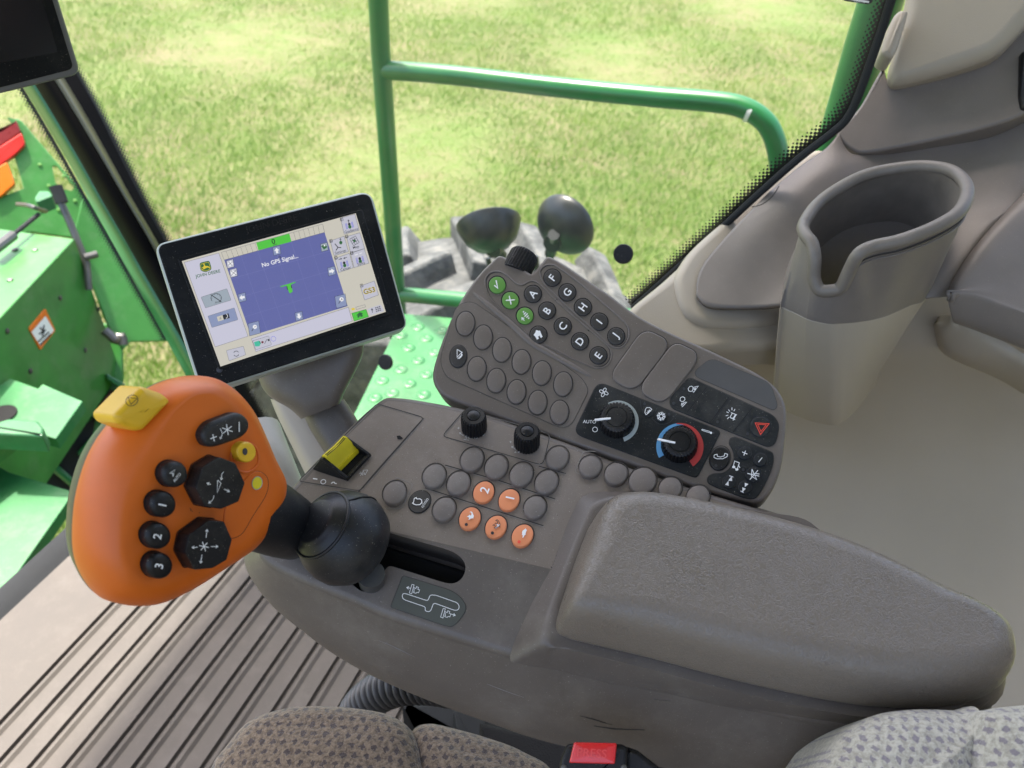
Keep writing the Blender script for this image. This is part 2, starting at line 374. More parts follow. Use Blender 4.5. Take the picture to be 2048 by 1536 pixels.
def fabric(name, light, dark, mid, pitch=.0095):
    m, nt, b = newmat(name); L = nt.links.new
    uv = nt.nodes.new('ShaderNodeUVMap'); sp = nt.nodes.new('ShaderNodeSeparateXYZ')
    tc = nt.nodes.new('ShaderNodeTexCoord'); nz = nnode(nt, 'ShaderNodeTexNoise', Scale=320, Detail=3, Roughness=.7); L(tc.outputs['Object'], nz.inputs['Vector'])
    wob = nnode(nt, 'ShaderNodeTexNoise', Scale=260, Detail=3); L(tc.outputs['Object'], wob.inputs['Vector'])
    vm = nt.nodes.new('ShaderNodeVectorMath'); vm.operation = 'SCALE'; vm.inputs['Scale'].default_value = pitch * .75; L(wob.outputs['Color'], vm.inputs[0])
    va = nt.nodes.new('ShaderNodeVectorMath'); va.operation = 'ADD'; L(uv.outputs[0], va.inputs[0]); L(vm.outputs[0], va.inputs[1]); L(va.outputs[0], sp.inputs[0])
    def ma(op, a, bb=None):
        n = nt.nodes.new('ShaderNodeMath'); n.operation = op
        for i, q in enumerate((a, bb)):
            if q is None: continue
            if isinstance(q, (int, float)): n.inputs[i].default_value = q
            else: L(q, n.inputs[i])
        return n.outputs[0]
    s = 1 / pitch; u = ma('MULTIPLY', sp.outputs[0], s); v = ma('MULTIPLY', sp.outputs[1], s * 1.1)
    row = ma('FLOOR', v); us = ma('ADD', u, ma('MULTIPLY', ma('MODULO', row, 2), .5))
    fu = ma('ABSOLUTE', ma('SUBTRACT', ma('FRACT', us), .5)); fv = ma('ABSOLUTE', ma('SUBTRACT', ma('FRACT', v), .5))
    dd = ma('ADD', ma('MULTIPLY', fu, 1.25), fv); k = ma('LESS_THAN', dd, .36)
    cr = nt.nodes.new('ShaderNodeMix'); cr.data_type = 'RGBA'; cr.inputs[6].default_value = C4(mid); cr.inputs[7].default_value = C4(light)
    mr = nnode(nt, 'ShaderNodeMapRange', **{'From__Min': .38, 'From__Max': .6}); L(nz.outputs[0], mr.inputs[0]); L(mr.outputs[0], cr.inputs[0])
    c2 = nt.nodes.new('ShaderNodeMix'); c2.data_type = 'RGBA'; L(ma('MULTIPLY', k, .78), c2.inputs[0]); L(cr.outputs[2], c2.inputs[6]); c2.inputs[7].default_value = C4(dark)
    L(c2.outputs[2], b.inputs['Base Color']); b.inputs['Roughness'].default_value = .95; b.inputs['Sheen Weight'].default_value = .4
    hh = ma('SUBTRACT', nz.outputs[0], ma('MULTIPLY', k, .25))
    bp = nnode(nt, 'ShaderNodeBump', Strength=.9, Distance=.002); L(hh, bp.inputs['Height']); L(bp.outputs[0], b.inputs['Normal'])
    return m
M['fab1'] = fabric('seat_fabric', (.245, .175, .11), (.032, .02, .022), (.105, .07, .042))
M['fab2'] = fabric('backrest_fabric', (.50, .46, .37), (.17, .14, .17), (.32, .29, .23), .0062)
def groundmat():
    m, nt, b = newmat('field_soil'); L = nt.links.new; tc = nt.nodes.new('ShaderNodeTexCoord')
    n = nnode(nt, 'ShaderNodeTexNoise', Scale=.8, Detail=8, Roughness=.7); L(tc.outputs['Object'], n.inputs['Vector'])
    n2 = nnode(nt, 'ShaderNodeTexNoise', Scale=14, Detail=6, Roughness=.75); L(tc.outputs['Object'], n2.inputs['Vector'])
    r = nt.nodes.new('ShaderNodeValToRGB'); e = r.color_ramp.elements; e[0].position = .40; e[0].color = (.11, .16, .035, 1); e[1].position = .62; e[1].color = (.19, .155, .085, 1)
    x = nt.nodes.new('ShaderNodeMath'); x.operation = 'MULTIPLY_ADD'; x.inputs[1].default_value = .4; L(n2.outputs[0], x.inputs[0])
    y = nt.nodes.new('ShaderNodeMath'); y.operation = 'MULTIPLY'; y.inputs[1].default_value = .6; L(n.outputs[0], y.inputs[0]); L(y.outputs[0], x.inputs[2])
    L(x.outputs[0], r.inputs[0]); L(r.outputs[0], b.inputs['Base Color']); b.inputs['Roughness'].default_value = .95
    bp = nnode(nt, 'ShaderNodeBump', Strength=.8, Distance=.03); L(n2.outputs[0], bp.inputs['Height']); L(bp.outputs[0], b.inputs['Normal']); return m
M['ground'] = groundmat()
def grassmat():
    m, nt, b = newmat('grass_blades'); L = nt.links.new; at = nt.nodes.new('ShaderNodeAttribute'); at.attribute_name = 'tint'
    r = nt.nodes.new('ShaderNodeValToRGB'); e = r.color_ramp.elements; e[0].position = 0; e[0].color = (.085, .170, .024, 1); e[1].position = 1; e[1].color = (.24, .215, .095, 1)
    k = e.new(.45); k.color = (.155, .262, .036, 1); k = e.new(.75); k.color = (.205, .285, .048, 1)
    L(at.outputs['Fac'], r.inputs[0]); L(r.outputs[0], b.inputs['Base Color']); b.inputs['Roughness'].default_value = .6
    tl = nt.nodes.new('ShaderNodeBsdfTranslucent'); L(r.outputs[0], tl.inputs[0]); mx = nt.nodes.new('ShaderNodeMixShader'); mx.inputs[0].default_value = .35
    L(b.outputs[0], mx.inputs[1]); L(tl.outputs[0], mx.inputs[2]); L(mx.outputs[0], nt.nodes['Material Output'].inputs[0]); return m
M['grass'] = grassmat()
# ================================================================== SETTING: field, cab floor, roof
Z = Vector((0, 0, 1))
GZ = Plane((0, 0, GROUND), Z); FLZ = Plane((0, 0, 0), Z)
def cabp(f, r, z): return CF * f + CR * r + Z * z
g = MB(); n = 60
xs = [-150 + 300 * (i / n) for i in range(n + 1)]
vs = [(x, y, GROUND + .03 * math.sin(x * 1.3) * math.cos(y * .9)) for y in xs for x in xs]
g.add(vs, [(j * (n + 1) + i, j * (n + 1) + i + 1, (j + 1) * (n + 1) + i + 1, (j + 1) * (n + 1) + i) for j in range(n) for i in range(n)], M['ground'])
tag(g.build('ground', wn=False), 'field soil under the grass, reaching to the horizon', 'ground', kind='structure')
# grass: individual blades, denser near the machine
def grass():
    rng = np.random.default_rng(5); N = 520000
    d = 1.6 + 15 * rng.random(N * 3) ** 1.25; a = rng.uniform(-.95, .95, N * 3)
    x = np.sin(a) * d; y = np.cos(a) * d
    def fbm(x, y, s):
        v = 0; amp = 1
        for k in range(4):
            q = s * 2 ** k; v = v + amp * np.sin(q * x * 1.1 + 3.1 * k + 1.7 * np.sin(q * .7 * y + k)) * np.sin(q * y * .9 + 1.3 * k + 1.9 * np.sin(q * .6 * x + 2 * k)); amp *= .6
        return v / 2.2
    bare = fbm(x + 3, y * 1.6, 1.3)
    keep = (rng.random(N * 3) < np.clip(1.3 - 1.5 * np.clip(bare - .22, 0, 1), .15, 1)); x = x[keep][:N]; y = y[keep][:N]; N = len(x); bare = fbm(x + 3, y * 1.6, 1.3)
    clump = fbm(x, y, 5)
    h = (.022 + .040 * rng.random(N)) * (1 + .5 * clump); w = .0022 + .0026 * rng.random(N)
    ang = rng.uniform(0, 2 * np.pi, N); lean = rng.uniform(.2, 1.2, N) * h; la = rng.normal(.7, 1.2, N)
    zg = GROUND + .03 * np.sin(x * 1.3) * np.cos(y * .9) - .003
    cx, cy = np.cos(ang) * w, np.sin(ang) * w; lx, ly = np.cos(la) * lean, np.sin(la) * lean
    V = np.empty((N, 5, 3), np.float32)
    V[:, 0] = np.stack([x - cx, y - cy, zg], 1); V[:, 1] = np.stack([x + cx, y + cy, zg], 1)
    V[:, 2] = np.stack([x + cx * .7 + lx * .4, y + cy * .7 + ly * .4, zg + h * .6], 1); V[:, 3] = np.stack([x - cx * .7 + lx * .4, y - cy * .7 + ly * .4, zg + h * .6], 1)
    V[:, 4] = np.stack([x + lx, y + ly, zg + h], 1)
    tint = np.clip(.31 + .15 * fbm(x, y * 1.2, 2.2) + .16 * clump + .60 * np.clip(bare - .12, 0, 1) + rng.normal(0, .10, N), 0, 1)
    me = bpy.data.meshes.new('grass'); me.vertices.add(N * 5); me.vertices.foreach_set('co', V.reshape(-1))
    b = (np.arange(N) * 5)[:, None]
    loops = np.concatenate([b + [0, 1, 2, 3], b + [3, 2, 4]], 1).reshape(-1)
    me.loops.add(N * 7); me.loops.foreach_set('vertex_index', loops.astype(np.int32))
    st = np.stack([np.arange(N) * 7, np.arange(N) * 7 + 4], 1).reshape(-1)
    me.polygons.add(N * 2); me.polygons.foreach_set('loop_start', st.astype(np.int32))
    me.update(calc_edges=True); me.materials.append(M['grass'])
    at = me.attributes.new('tint', 'FLOAT', 'POINT'); at.data.foreach_set('value', np.repeat(tint, 5).astype(np.float32))
    o = bpy.data.objects.new('grass', me); COL.objects.link(o)
    tag(o, 'sunlit yellow-green field grass seen through the cab windows', 'grass', kind='stuff')
grass()
# cab floor and its ribbed mat
f0 = FLZ.P(0, 1228); r0f = f0.dot(CF)                      # front end of the floor
fl = MB(); fl.box(cabp(r0f - 1.0, .0, -.03), CF * 1.0, CR * .83, Z * .02, M['darktrim'])
tag(fl.build('floor'), 'dark cab floor under the ribbed mat', 'floor', kind='structure')
mt = MB(); a = FLZ.P(49, 1413).dot(CF); prof = []
prof.append((r0f - .012, 0)); prof.append((r0f - .02, .010)); prof.append((a + .012, .012))
sp = .0445; k = 0; q = a
while q > a - 1.15:
    prof += [(q + .0060, .012), (q + .0042, .0055), (q - .0010, .0055), (q - .0022, .0135), (q - .0050, .0160), (q - .0085, .0158), (q - .0140, .0121)]
    q -= sp
rs = []
for rr in np.linspace(-.75, .80, 24): rs.append([cabp(p, rr, h + .0015 * math.sin(rr * 9 + p * 5)) for p, h in prof])
mt.rings(rs, M['mat'], closed=False)
tag(mt.build('floor_mat', wn=False, sharp=20), 'dusty brown ribbed rubber floor mat at the left below the joystick', 'floor mat')
ft = MB()
pts = [(-.03, .0), (-.008, .010), (.012, .018), (.026, .018), (.030, -.06)]
ft.rings([[cabp(r0f + p, rr, h) for p, h in pts] for rr in np.linspace(-.8, .86, 8)], M['darktrim'], closed=False)
tag(ft.build('windshield_sill', wn=False), 'dark grey textured sill between the floor mat and the windshield', 'sill')
lw = MB(); lw.box(cabp(.0, -.86, .42), CF * 1.0, CR * .02, Z * .44, M['beige'])  # added board, blocks the light coming in from the open left side
tag(lw.build('left_light_block', bevel=.01), 'beige lower panel of the left cab door, beyond the seat', 'door panel')
# unseen roof slab, extent and height set for sun and sky light inside
rf = MB(); rf.box(cabp(.24, .42, 2.02), CF * 1.16, CR * .85, Z * .06, M['beige']); 
tag(rf.build('cab_roof_shade', bevel=.02), 'beige cab roof with headliner above the seat', 'roof')
bw = MB(); bw.box(cabp(-1.05, .1, .8), CF * .03, CR * .85, Z * .95, M['beige'])
tag(bw.build('rear_cab_wall', bevel=.01), 'beige rear wall of the cab behind the seat', 'wall')
# ================================================================== OUTSIDE: platform, handrail, wheel, lamps, header
WR = .86
WP = Plane(CR * WR, -CR)                                    # right-hand window glass
rp = FLZ.P(797, 590); RD = rp.dot(CR); RP = Plane(CR * RD, -CR)
hr = thing('handrail', rp, 'green tubular handrail outside the right-hand window with a rounded rear corner', 'handrail')
def rl(*p): return [RP.P(x, y) for x, y in p]
b = MB(); b.tube(rl((751, -120), (761, 100), (778, 340), (798, 640)), .0215, M['greenpaint'], 20); b.build('post', hr)
b = MB(); top = rl((766, 140), (900, 150), (1100, 173), (1300, 193), (1420, 203), (1480, 213), (1522, 236), (1545, 268), (1558, 320), (1566, 420), (1574, 560))
b.tube(top, .0205, M['greenpaint'], 20, smooth=5); b.build('top_rail', hr)
b = MB(); pr = [RP.P(x, y, .0222) for x, y in ((1497, 216), (1506, 212), (1512, 216), (1505, 222), (1499, 231))]
b.tube(rl((1494, 221), (1502, 224)), .0212, M['white'], 20); tag(b.build('white_mark', hr), 'white paint scuff on the corner of the rail')
b = MB(); b.tube(rl((790, 588), (860, 594), (1000, 607), (1150, 622), (1400, 650)), .0205, M['greenpaint'], 20); b.build('lower_rail', hr)
pw = Plane(CR * (WR + .28), -CR)
b = MB(); b.tube([pw.P(1812, -160), pw.P(1762, 0), pw.P(1733, 90), pw.P(1690, 235), pw.P(1650, 370)], .027, M['greenpaint'], 20)
tag(b.build('cab_grab_pole'), 'thick green grab pole behind the dotted window edge at upper right', 'pole')
# platform with raised dimples
tr = MB(); out = [(806, 627), (960, 640), (1300, 668), (1250, 1000), (640, 1010), (672, 900)]
TP = Plane((0, 0, .0), Z)
tr.slab(TP, out, -.05, .0, .004, M['greentread'], bottom=True)
cc = crop(700, 380, 3.2)
dim = [(435, 878), (325, 930), (490, 950), (375, 1010), (437, 1090), (325, 1150), (205, 1220), (490, 1180), (380, 1240), (270, 1300), (540, 1040), (590, 900), (160, 1330), (470, 1310), (330, 1380), (600, 1130)]
for x, y in dim:
    c = TP.P(*cc((x, y))); tr.lathe(c, Z, [(.019, -.001), (.015, .0022), (.010, .0036), (.006, .0028), (.003, .0015)], M['greentread'], 14)
b = tr.build('platform', bevel=0)
tag(b, 'light green dimpled step platform outside below the window', 'platform')
# big tyre
wt = thing('front_wheel', cabp(.80, RD + .40, -1.03), 'muddy grey big tyre with chunky lugs beyond the handrail', 'wheel')
def wheel(parent, c, R, hw):
    b = MB(); prof = [(R * .45, -hw * .8), (R * .7, -hw), (R * .88, -hw * .96), (R * .93, -hw * .8), (R * .945, 0), (R * .93, hw * .8), (R * .88, hw * .96), (R * .7, hw), (R * .45, hw * .8)]
    b.lathe(c, CR, prof, M['tyre'], 72)
    NL = 22
    for i in range(NL):
        for s_ in (-1, 1):
            a0 = 2 * math.pi * (i + (.5 if s_ > 0 else 0)) / NL
            rs = []
            for k in range(7):
                t = k / 6; ax = s_ * hw * (-.05 + 1.02 * t); an = a0 - .26 * t * 1.0
                wd_ = (.036 + .02 * t); dr = R * .93 - .07 * (t > .9)
                Rt = R + .02 - .03 * t * t
                def pt(aa, rr, dx=0): return Vector(c) + CR * (ax + dx) + (CF * math.cos(aa) + Z * math.sin(aa)) * rr
                rs.append([pt(an - wd_ * 1.25, R * .90), pt(an - wd_ * .75, Rt - .004), pt(an - wd_ * .5, Rt), pt(an + wd_ * .5, Rt), pt(an + wd_ * .75, Rt - .004), pt(an + wd_ * 1.25, R * .90)])
            b.rings(rs, M['tyre'], cap0=True, cap1=True)
    b.build('tyre', parent, sharp=70, bevel=.016)
    b = MB(); b.lathe(c, CR, [(R * .46, -hw * .7), (R * .42, -hw * .6), (R * .3, -hw * .3), (.05, -hw * .3)], M['greenpaint2'], 40); b.build('rim', parent)
wheel(wt, wt.location, .93, .36)
# two round work lamps seen from behind
LP = Plane(CR * (RD - .10), -CR)
def lampthing(lab, cx, cy, ax, rad, br, foot, dp=1.0):
    c = LP.P(cx, cy); t = thing('work_lamp', c, lab, 'lamp', 'round work lamps outside the window')
    b = MB(); ax = ax.normalized()
    b.lathe(c, ax, [(rad * .97, -rad * .14), (rad, -rad * .11), (rad, -rad * .04), (rad * .95, rad * .06 * dp), (rad * .8, rad * .26 * dp), (rad * .55, rad * .40 * dp), (rad * .26, rad * .47 * dp), (.004, rad * .49 * dp)], M['lamp'], 40); b.build('lamp_shell', t)
    b = MB(); b.lathe(c, ax, [(rad * .9, -rad * .16), (rad * .4, -rad * .19)], M['greyprint'], 30); b.build('lens', t)
    b = MB(); b.tube([c + ax * rad * .6, LP.P(*br[0], .02), LP.P(*br[1])], .013, M['lamp'], 10); b.lathe(LP.P(*br[0], .02), CR, [(.02, -.015), (.02, .02)], M['lamp'], 14)
    b.tube([LP.P(*br[1]), LP.P(*foot)], .008, M['lamp'], 8)
    b.tube([LP.P(br[1][0] - 28, br[1][1] + 4), LP.P(foot[0] - 20, foot[1])], .006, M['lamp'], 8)
    b.build('bracket', t)
lampthing('left of the two black round lamps, its shell tipped upward, on a bracket', 978, 452, camdir(.16, -.93, .22), .074, ((990, 495), (1004, 512)), (1014, 600), 1.7)
lampthing('right of the two black round lamps, turned with its back to the cab', 1128, 452, camdir(-.55, -.55, .60), .070, ((1108, 482), (1100, 508)), (1096, 600))
# ---- header of the machine seen at the left: sheet metal boxes
HT = Plane(D(100, 560, 1.95), Z)                            # top sheet of the box
hd = thing('harvester_header', HT.P(60, 700), 'green sheet-metal header of the machine at the left edge', 'header')
topo = [(64, 466), (148, 478), (0, 636), (-260, 905), (-460, 700), (-200, 430)]
b = MB(); b.slab(HT, topo, -.46, 0, .004, M['greenpaint2'], bottom=True); b.build('box', hd)
bn = HT.P(148, 478); bo = HT.P(0, 636); BSn = (bo - bn).cross(Z).normalized()
if BSn.dot(CAM - bn) < 0: BSn = -BSn
BS = Plane(bn, BSn)
b = MB(); b.slab(BS, rpoly([(58, 657), (91, 617), (111, 661), (81, 700)], 3), 0, .0025, .0005, M['lensorange'], bottom=True)
b.poly(BS, [(63, 664), (91, 632), (108, 661), (81, 692)], .0031, M['white'])
b.lines(BS, [[(80, 655), (88, 664), (84, 672)], [(88, 650), (86, 668)], [(78, 668), (92, 660)]], 3, .0036, M['blackprint'])
b.lines(BS, [[(76, 684), (98, 664)], [(80, 690), (102, 668)]], 3, .0036, M['blackprint'])
tag(b.build('warning_label', hd), 'orange and white warning label on the dark green sheet')
c7 = crop(0, 180, 4.267)
up = Plane(D(110, 380, 2.45), (CAM - D(110, 380, 2.45)).normalized() + Z * .3)
b = MB(); b.slab(up, c7((60, 235), (150, 245), (185, 262), (420, 540), (690, 850), (750, 925), (760, 940), (620, 1260), (280, 1215), (-120, 1240), (-120, 900), (0, 910), (200, 840), (120, 560), (210, 460), (180, 360)), -.02, 0, .004, M['greenpaint2'], bottom=True)
o = b.build('end_sheet', hd)
k2 = MB(); k2.slab(up, c7(*[(430, 600), (470, 600), (540, 690), (625, 790), (600, 820), (500, 800), (455, 740)]), -.06, .06, .001, M['greenpaint2'], bottom=True)
cut = k2.build('cut'); cut.location = (0, 0, 0); 
o_loc = o.parent; bool_cut(o, cut)
def bolt(p, n_, r_, m):
    q_ = MB(); q_.lathe(p, n_, [(r_, -.002), (r_, .003), (r_ * .45, .0045)], m, 8); q_.build('bolt', hd)
for x, y in ((14, 662), (120, 596), (170, 700), (60, 742), (28, 792), (196, 618)): bolt(BS.P(x, y, 0), BS.n, .007, M['silver'])
for x, y in ((80, 330), (98, 372), (118, 420), (150, 402), (128, 352)): bolt(up.P(x, y, 0), up.n, .006, M['greenkey'])
for x, y in ((30, 500), (70, 500), (20, 560)): bolt(HT.P(x, y, 0), Z, .008, M['silver'])
b = MB(); b.slab(up, rpoly(c7((-80, 345), (0, 350), (140, 258), (178, 360), (0, 480), (-80, 520)), 3), -.01, .012, .004, plastic('red_reflector_dark', (.20, .02, .02), .3, 300, .05), bottom=True); b.build('reflector', hd)
b = MB(); b.slab(up, rpoly(c7((-80, 540), (0, 480), (185, 362), (215, 465), (130, 550), (0, 645), (-80, 660)), 5), -.01, .016, .004, M['lensred'], bottom=True); tag(b.build('reflector', hd), 'bright red reflector')
b = MB(); b.slab(up, rpoly(c7((-80, 680), (0, 645), (60, 610), (130, 800), (0, 915), (-80, 930)), 6), -.01, .016, .004, M['lensorange'], bottom=True); tag(b.build('marker_light', hd), 'amber marker light')
lp = Plane(D(230, 560, 2.25), (CAM - D(230, 560, 2.25)).normalized() + CR * .2)
b = MB(); b.slab(lp, [(165, 395), (182, 398), (345, 660), (360, 682), (262, 684), (246, 700), (214, 646), (147, 476)], -.02, 0, .004, M['greenpaint2'], bottom=True); b.build('side_sheet', hd)
b = MB(); b.tube([lp.P(*c7((520, 960)), .05), lp.P(*c7((600, 1140)), .05), lp.P(*c7((740, 1480)), .05), lp.P(178, 580, .05)], .010, M['silver'], 10)
b.tube([lp.P(*c7((475, 820)), .05), lp.P(*c7((530, 965)), .05)], .017, M['darktrim'], 10)
b.tube([lp.P(*c7((720, 1430)), .06), lp.P(*c7((830, 1400)), .06)], .010, M['silver'], 10); b.build('latch_rod', hd)
b = MB(); b.tube([HT.P(*c7((150, 975)), .02), HT.P(*c7((240, 985)), .05), HT.P(*c7((310, 1010)), .05), HT.P(*c7((390, 1035)), .01)], .006, M['silver'], 10, smooth=4)
b.tube([HT.P(*c7((330, 1060)), .03), HT.P(*c7((120, 1230)), .03), HT.P(*c7((-60, 1390)), .03)], .006, M['darktrim'], 8)
b.tube([HT.P(*c7((110, 1240)), .035), HT.P(*c7((-60, 1370)), .035)], .014, M['silver'], 10); b.build('cable', hd)
b = MB(); b.slab(HT, rpoly(c7((290, 920), (330, 860), (420, 860), (450, 900), (310, 955)), 4), -.01, .03, .004, M['greentread'], bottom=True); b.build('bracket', hd)
b = MB(); b.tube([lp.P(208, 660, .03), lp.P(222, 672, .03), lp.P(232, 680, .03), lp.P(243, 672, .03), lp.P(246, 690, .03)], .014, M['silver'], 10, smooth=3); b.build('hook', hd)
# lower sheets
lo = Plane(D(130, 830, 1.75), Z)
c8 = crop(0, 540, 2.1944)
b = MB(); b.slab(lo, c8((-160, 600), (45, 475), (170, 520), (190, 500), (362, 575), (245, 740), (190, 725), (90, 720), (-160, 900)), -.03, 0, .003, M['greentread'], bottom=True); b.build('step_plate', hd)
b = MB(); b.slab(lo, rpoly(c8((-60, 680), (40, 650), (165, 660), (190, 690), (185, 728), (-60, 715)), 3), .004, .05, .006, M['greentread'], bottom=True)
b.lathe(lo.P(*c8((12, 635)), .0), Z, [(.03, .001), (.03, .004)], M['deep'], 20); b.build('bracket', hd)
lo2 = Plane(D(60, 1050, 1.62), Z)
b = MB(); b.slab(lo2, c8((-300, 820), (0, 862), (40, 885), (308, 968), (300, 1010), (0, 1440), (-300, 1860)), -.03, 0, .003, M['greentread'], bottom=True); b.build('lower_plate', hd)
gr = Plane(D(150, 900, 2.3), (CAM - D(150, 900, 2.3)).normalized())
b = MB(); b.slab(gr, c8((-100, 300), (470, 230), (540, 300), (545, 480), (450, 900), (350, 1100), (-200, 1100)), -.05, 0, .01, M['greenpaint2'], bottom=True)
b.slab(gr, c8((-100, 830), (200, 690), (330, 700), (420, 650), (380, 900), (330, 1080), (-200, 1100)), 0, .02, .004, M['darktrim'])  # dark sheet standing in for the shaded gap between the lower plates
b.slab(gr, rpoly(c8((425, 600), (490, 520), (520, 560), (500, 640), (440, 650)), 3), .0, .03, .01, plastic('rust', (.10, .05, .035), .7, 400, .3, .001, .3))
b.build('frame', hd)
for q in (((470, 455), (550, 500), (545, 530), (470, 480)), ((360, 595), (450, 640), (445, 665), (355, 610)), ((340, 800), (395, 735), (405, 745), (348, 815))):
    b = MB(); b.slab(gr, c8(*q), .0, .06, .004, M['greenpaint']); b.build('hinge', hd)
b = MB(); b.tube([gr.P(*c8((150, 790)), .03), gr.P(*c8((230, 860)), .04), gr.P(*c8((330, 945)), .03)], .012, M['greenpaint'], 8, smooth=3); b.build('hose', hd)
# ================================================================== window: glass, frit dots, seals, fasteners, corner post
win = thing('side_window', WP.P(1000, 900), 'clear right-hand cab window with dotted black border', 'window')
wbase = [(150, 120), (345, 480), (480, 720), (560, 900), (1260, 640), (1500, 400), (1690, 232), (1730, 140), (1790, 0), (1840, -140), (100, -140)]
b = MB(); b.add([WP.P(x, y, 0) for x, y in [(90, -60), (170, 170), (336, 470), (500, 790), (640, 1040), (980, 900), (1262, 612), (1590, 318), (1690, 232), (1730, 140), (1790, 0), (1850, -160), (40, -160)]], [tuple(range(13))], M['glass'])
b.build('glass', win, wn=False)
def strip(b, pl, inner, outer, h, m, dots=None, nsm=8):
    A = crom(inner, nsm, False); B = crom(outer, nsm, False); n_ = len(A); vs = []; uv = []; Ls = 0; W = []
    for i in range(n_):
        p = pl.P(*A[i], h); q = pl.P(*B[i], h)
        if i: Ls += (p - vs[-2]).length
        vs += [p, q]; W.append((p - q).length)
        if dots:
            j0, j1 = max(0, i - 1), min(n_ - 1, i + 1); tg = (pl.P(*A[j1], h) - pl.P(*A[j0], h)).normalized(); sk = (q - p).dot(tg); W[-1] = math.sqrt(max(1e-9, (q - p).length ** 2 - sk ** 2))
            uv += [(Ls / dots, 0), ((Ls + sk) / dots, 1)]
    if dots:
        vm = round(sum(W) / len(W) / dots); uv = [(u, v * vm) for u, v in uv]; m = frit(vm)
    b.add(vs, [(2 * i, 2 * i + 2, 2 * i + 3, 2 * i + 1) for i in range(n_ - 1)], m, uv if dots else None)
# left (front) border: solid black then dots towards the glass
Lb = [(128, 60), (176, 178), (212, 260), (262, 360), (322, 468), (420, 640), (502, 800), (560, 910)]
Li = [(152, 60), (196, 178), (232, 260), (286, 365), (345, 476), (446, 650), (522, 806), (582, 918)]
b = MB()
Rb = [(1262, 612), (1420, 470), (1500, 396), (1590, 316), (1660, 262), (1690, 233), (1712, 190), (1738, 118), (1768, 30), (1800, -80)]
Ri = [(1247, 594), (1398, 456), (1478, 380), (1567, 298), (1638, 243), (1665, 214), (1690, 172), (1713, 106), (1742, 18), (1776, -90)]
Ro = [(x + 8, y + 8) for x, y in Rb]
strip(b, WP, Rb, Ri, -.002, 'frit', .0040); strip(b, WP, Ro, Rb, -.002, M['seal'])
b.build('dotted_border', win, wn=False)
b = MB(); b.tube([WP.P(x + 4, y + 4, .004) for x, y in Rb], .0042, M['darktrim'], 10, smooth=4); b.build('seal', win)
for cx, cy in ((1247, 508), (772, 724)):
    b = MB(); b.lathe(WP.P(cx, cy, .004), -CR + Z * .5, [(.0125, .0), (.0125, .003), (.0118, .0042), (.0105, .0045), (.001, .0042)], M['black'], 32); b.build('fastener', win)
b = MB(); b.slab(WP, rpoly([(1660, -12), (1700, -14), (1748, -6), (1744, 6), (1736, 9), (1690, 2)], 3), 0, .0006, .0001, M['blackprint']); b.text(WP, 'L209118', 1719, 3.0, 4, 6, .001, M['white'])
b.line(WP, [(1694, -3), (1738, 4)], 4, .0012, M['white']); tag(b.build('sticker', win), 'black and white part number sticker')
# corner post with bands: windshield frit, green outer post, black seals, olive reveal
C7 = lambda v: [v] * 9
cp = thing('corner_post', D(300, 600, 1.2), 'tall dark and green cab corner post left of the main display', 'post')
cl = [(28, 100), (94, 208), (155, 312), (204, 400), (246, 473), (284, 540), (364, 680), (462, 860), (535, 1000)]
def band(mat, off0, off1, d0, d1, name, bulge=.0, lab=None, ends=(0, 7)):
    b = MB(); rs = []
    P0 = crom([(x + o, y) for (x, y), o in zip(cl, off0)], 6, False); P1 = crom([(x + o, y) for (x, y), o in zip(cl, off1)], 6, False)
    for k, (p, q) in enumerate(zip(P0, P1)):
        t = k / (len(P0) - 1); dd = 1.13 + .14 * t; r_ = []
        for j in range(9):
            s_ = j / 8; x = p[0] + (q[0] - p[0]) * s_; y = p[1] + (q[1] - p[1]) * s_
            r_.append(D(x, y, dd + d0 + (d1 - d0) * s_ - bulge * math.sin(math.pi * s_)))
        r_ += [D(q[0], q[1], dd + d1 + .03), D(p[0], p[1], dd + d0 + .03)]
        rs.append(r_)
    b.rings(rs, mat, cap0=True, cap1=True); o = b.build(name, cp, sharp=50)
    if lab: tag(o, lab)
C7_ = 0
band(M['greenpaint'], [-27, -27, -26, -26, -27, -29, -31, -32, -32], C7(3), .06, .03, 'outer_post', .012)
band(M['seal'], C7(0), [44, 44, 45, 47, 48, 46, 42, 38, 36], .02, .0, 'black_seal', .014)
band(plastic('olive_reveal', (.055, .058, .035), .35, 500, .05), [43, 43, 44, 46, 47, 45, 41, 37, 35], [66, 66, 63, 62, 63, 62, 56, 50, 48], .0, .03, 'reveal', .012)
band(M['seal'], [64, 64, 61, 60, 61, 60, 54, 48, 46], [98, 95, 86, 82, 80, 80, 76, 72, 70], .03, .05, 'black_seal', .0)
b = MB(); Pc = [(x, y) for x, y in cl]
wb2 = Plane(D(240, 420, 1.20), (CAM - D(240, 420, 1.20)).normalized())
strip(b, wb2, [(x + o, y) for (x, y), o in zip(Pc, [96, 93, 84, 80, 78, 78, 74, 70, 68])], [(x + o, y) for (x, y), o in zip(Pc, [116, 112, 106, 101, 99, 100, 96, 92, 90])], 0, 'frit', .0038)
tag(b.build('dotted_border', cp, wn=False), 'dotted edge of the side window')
WSd = 1.30
b = MB()
Wb = [(x - 28, y) for x, y in cl[:7]]; Wi = [(x - 46, y) for x, y in cl[:7]]
wsp = Plane(D(180, 400, 1.30), (CAM - D(180, 400, 1.30)).normalized())
strip(b, wsp, Wb, Wi, 0, 'frit', .0038); tag(b.build('dotted_border', cp, wn=False), 'dotted edge of the windshield')
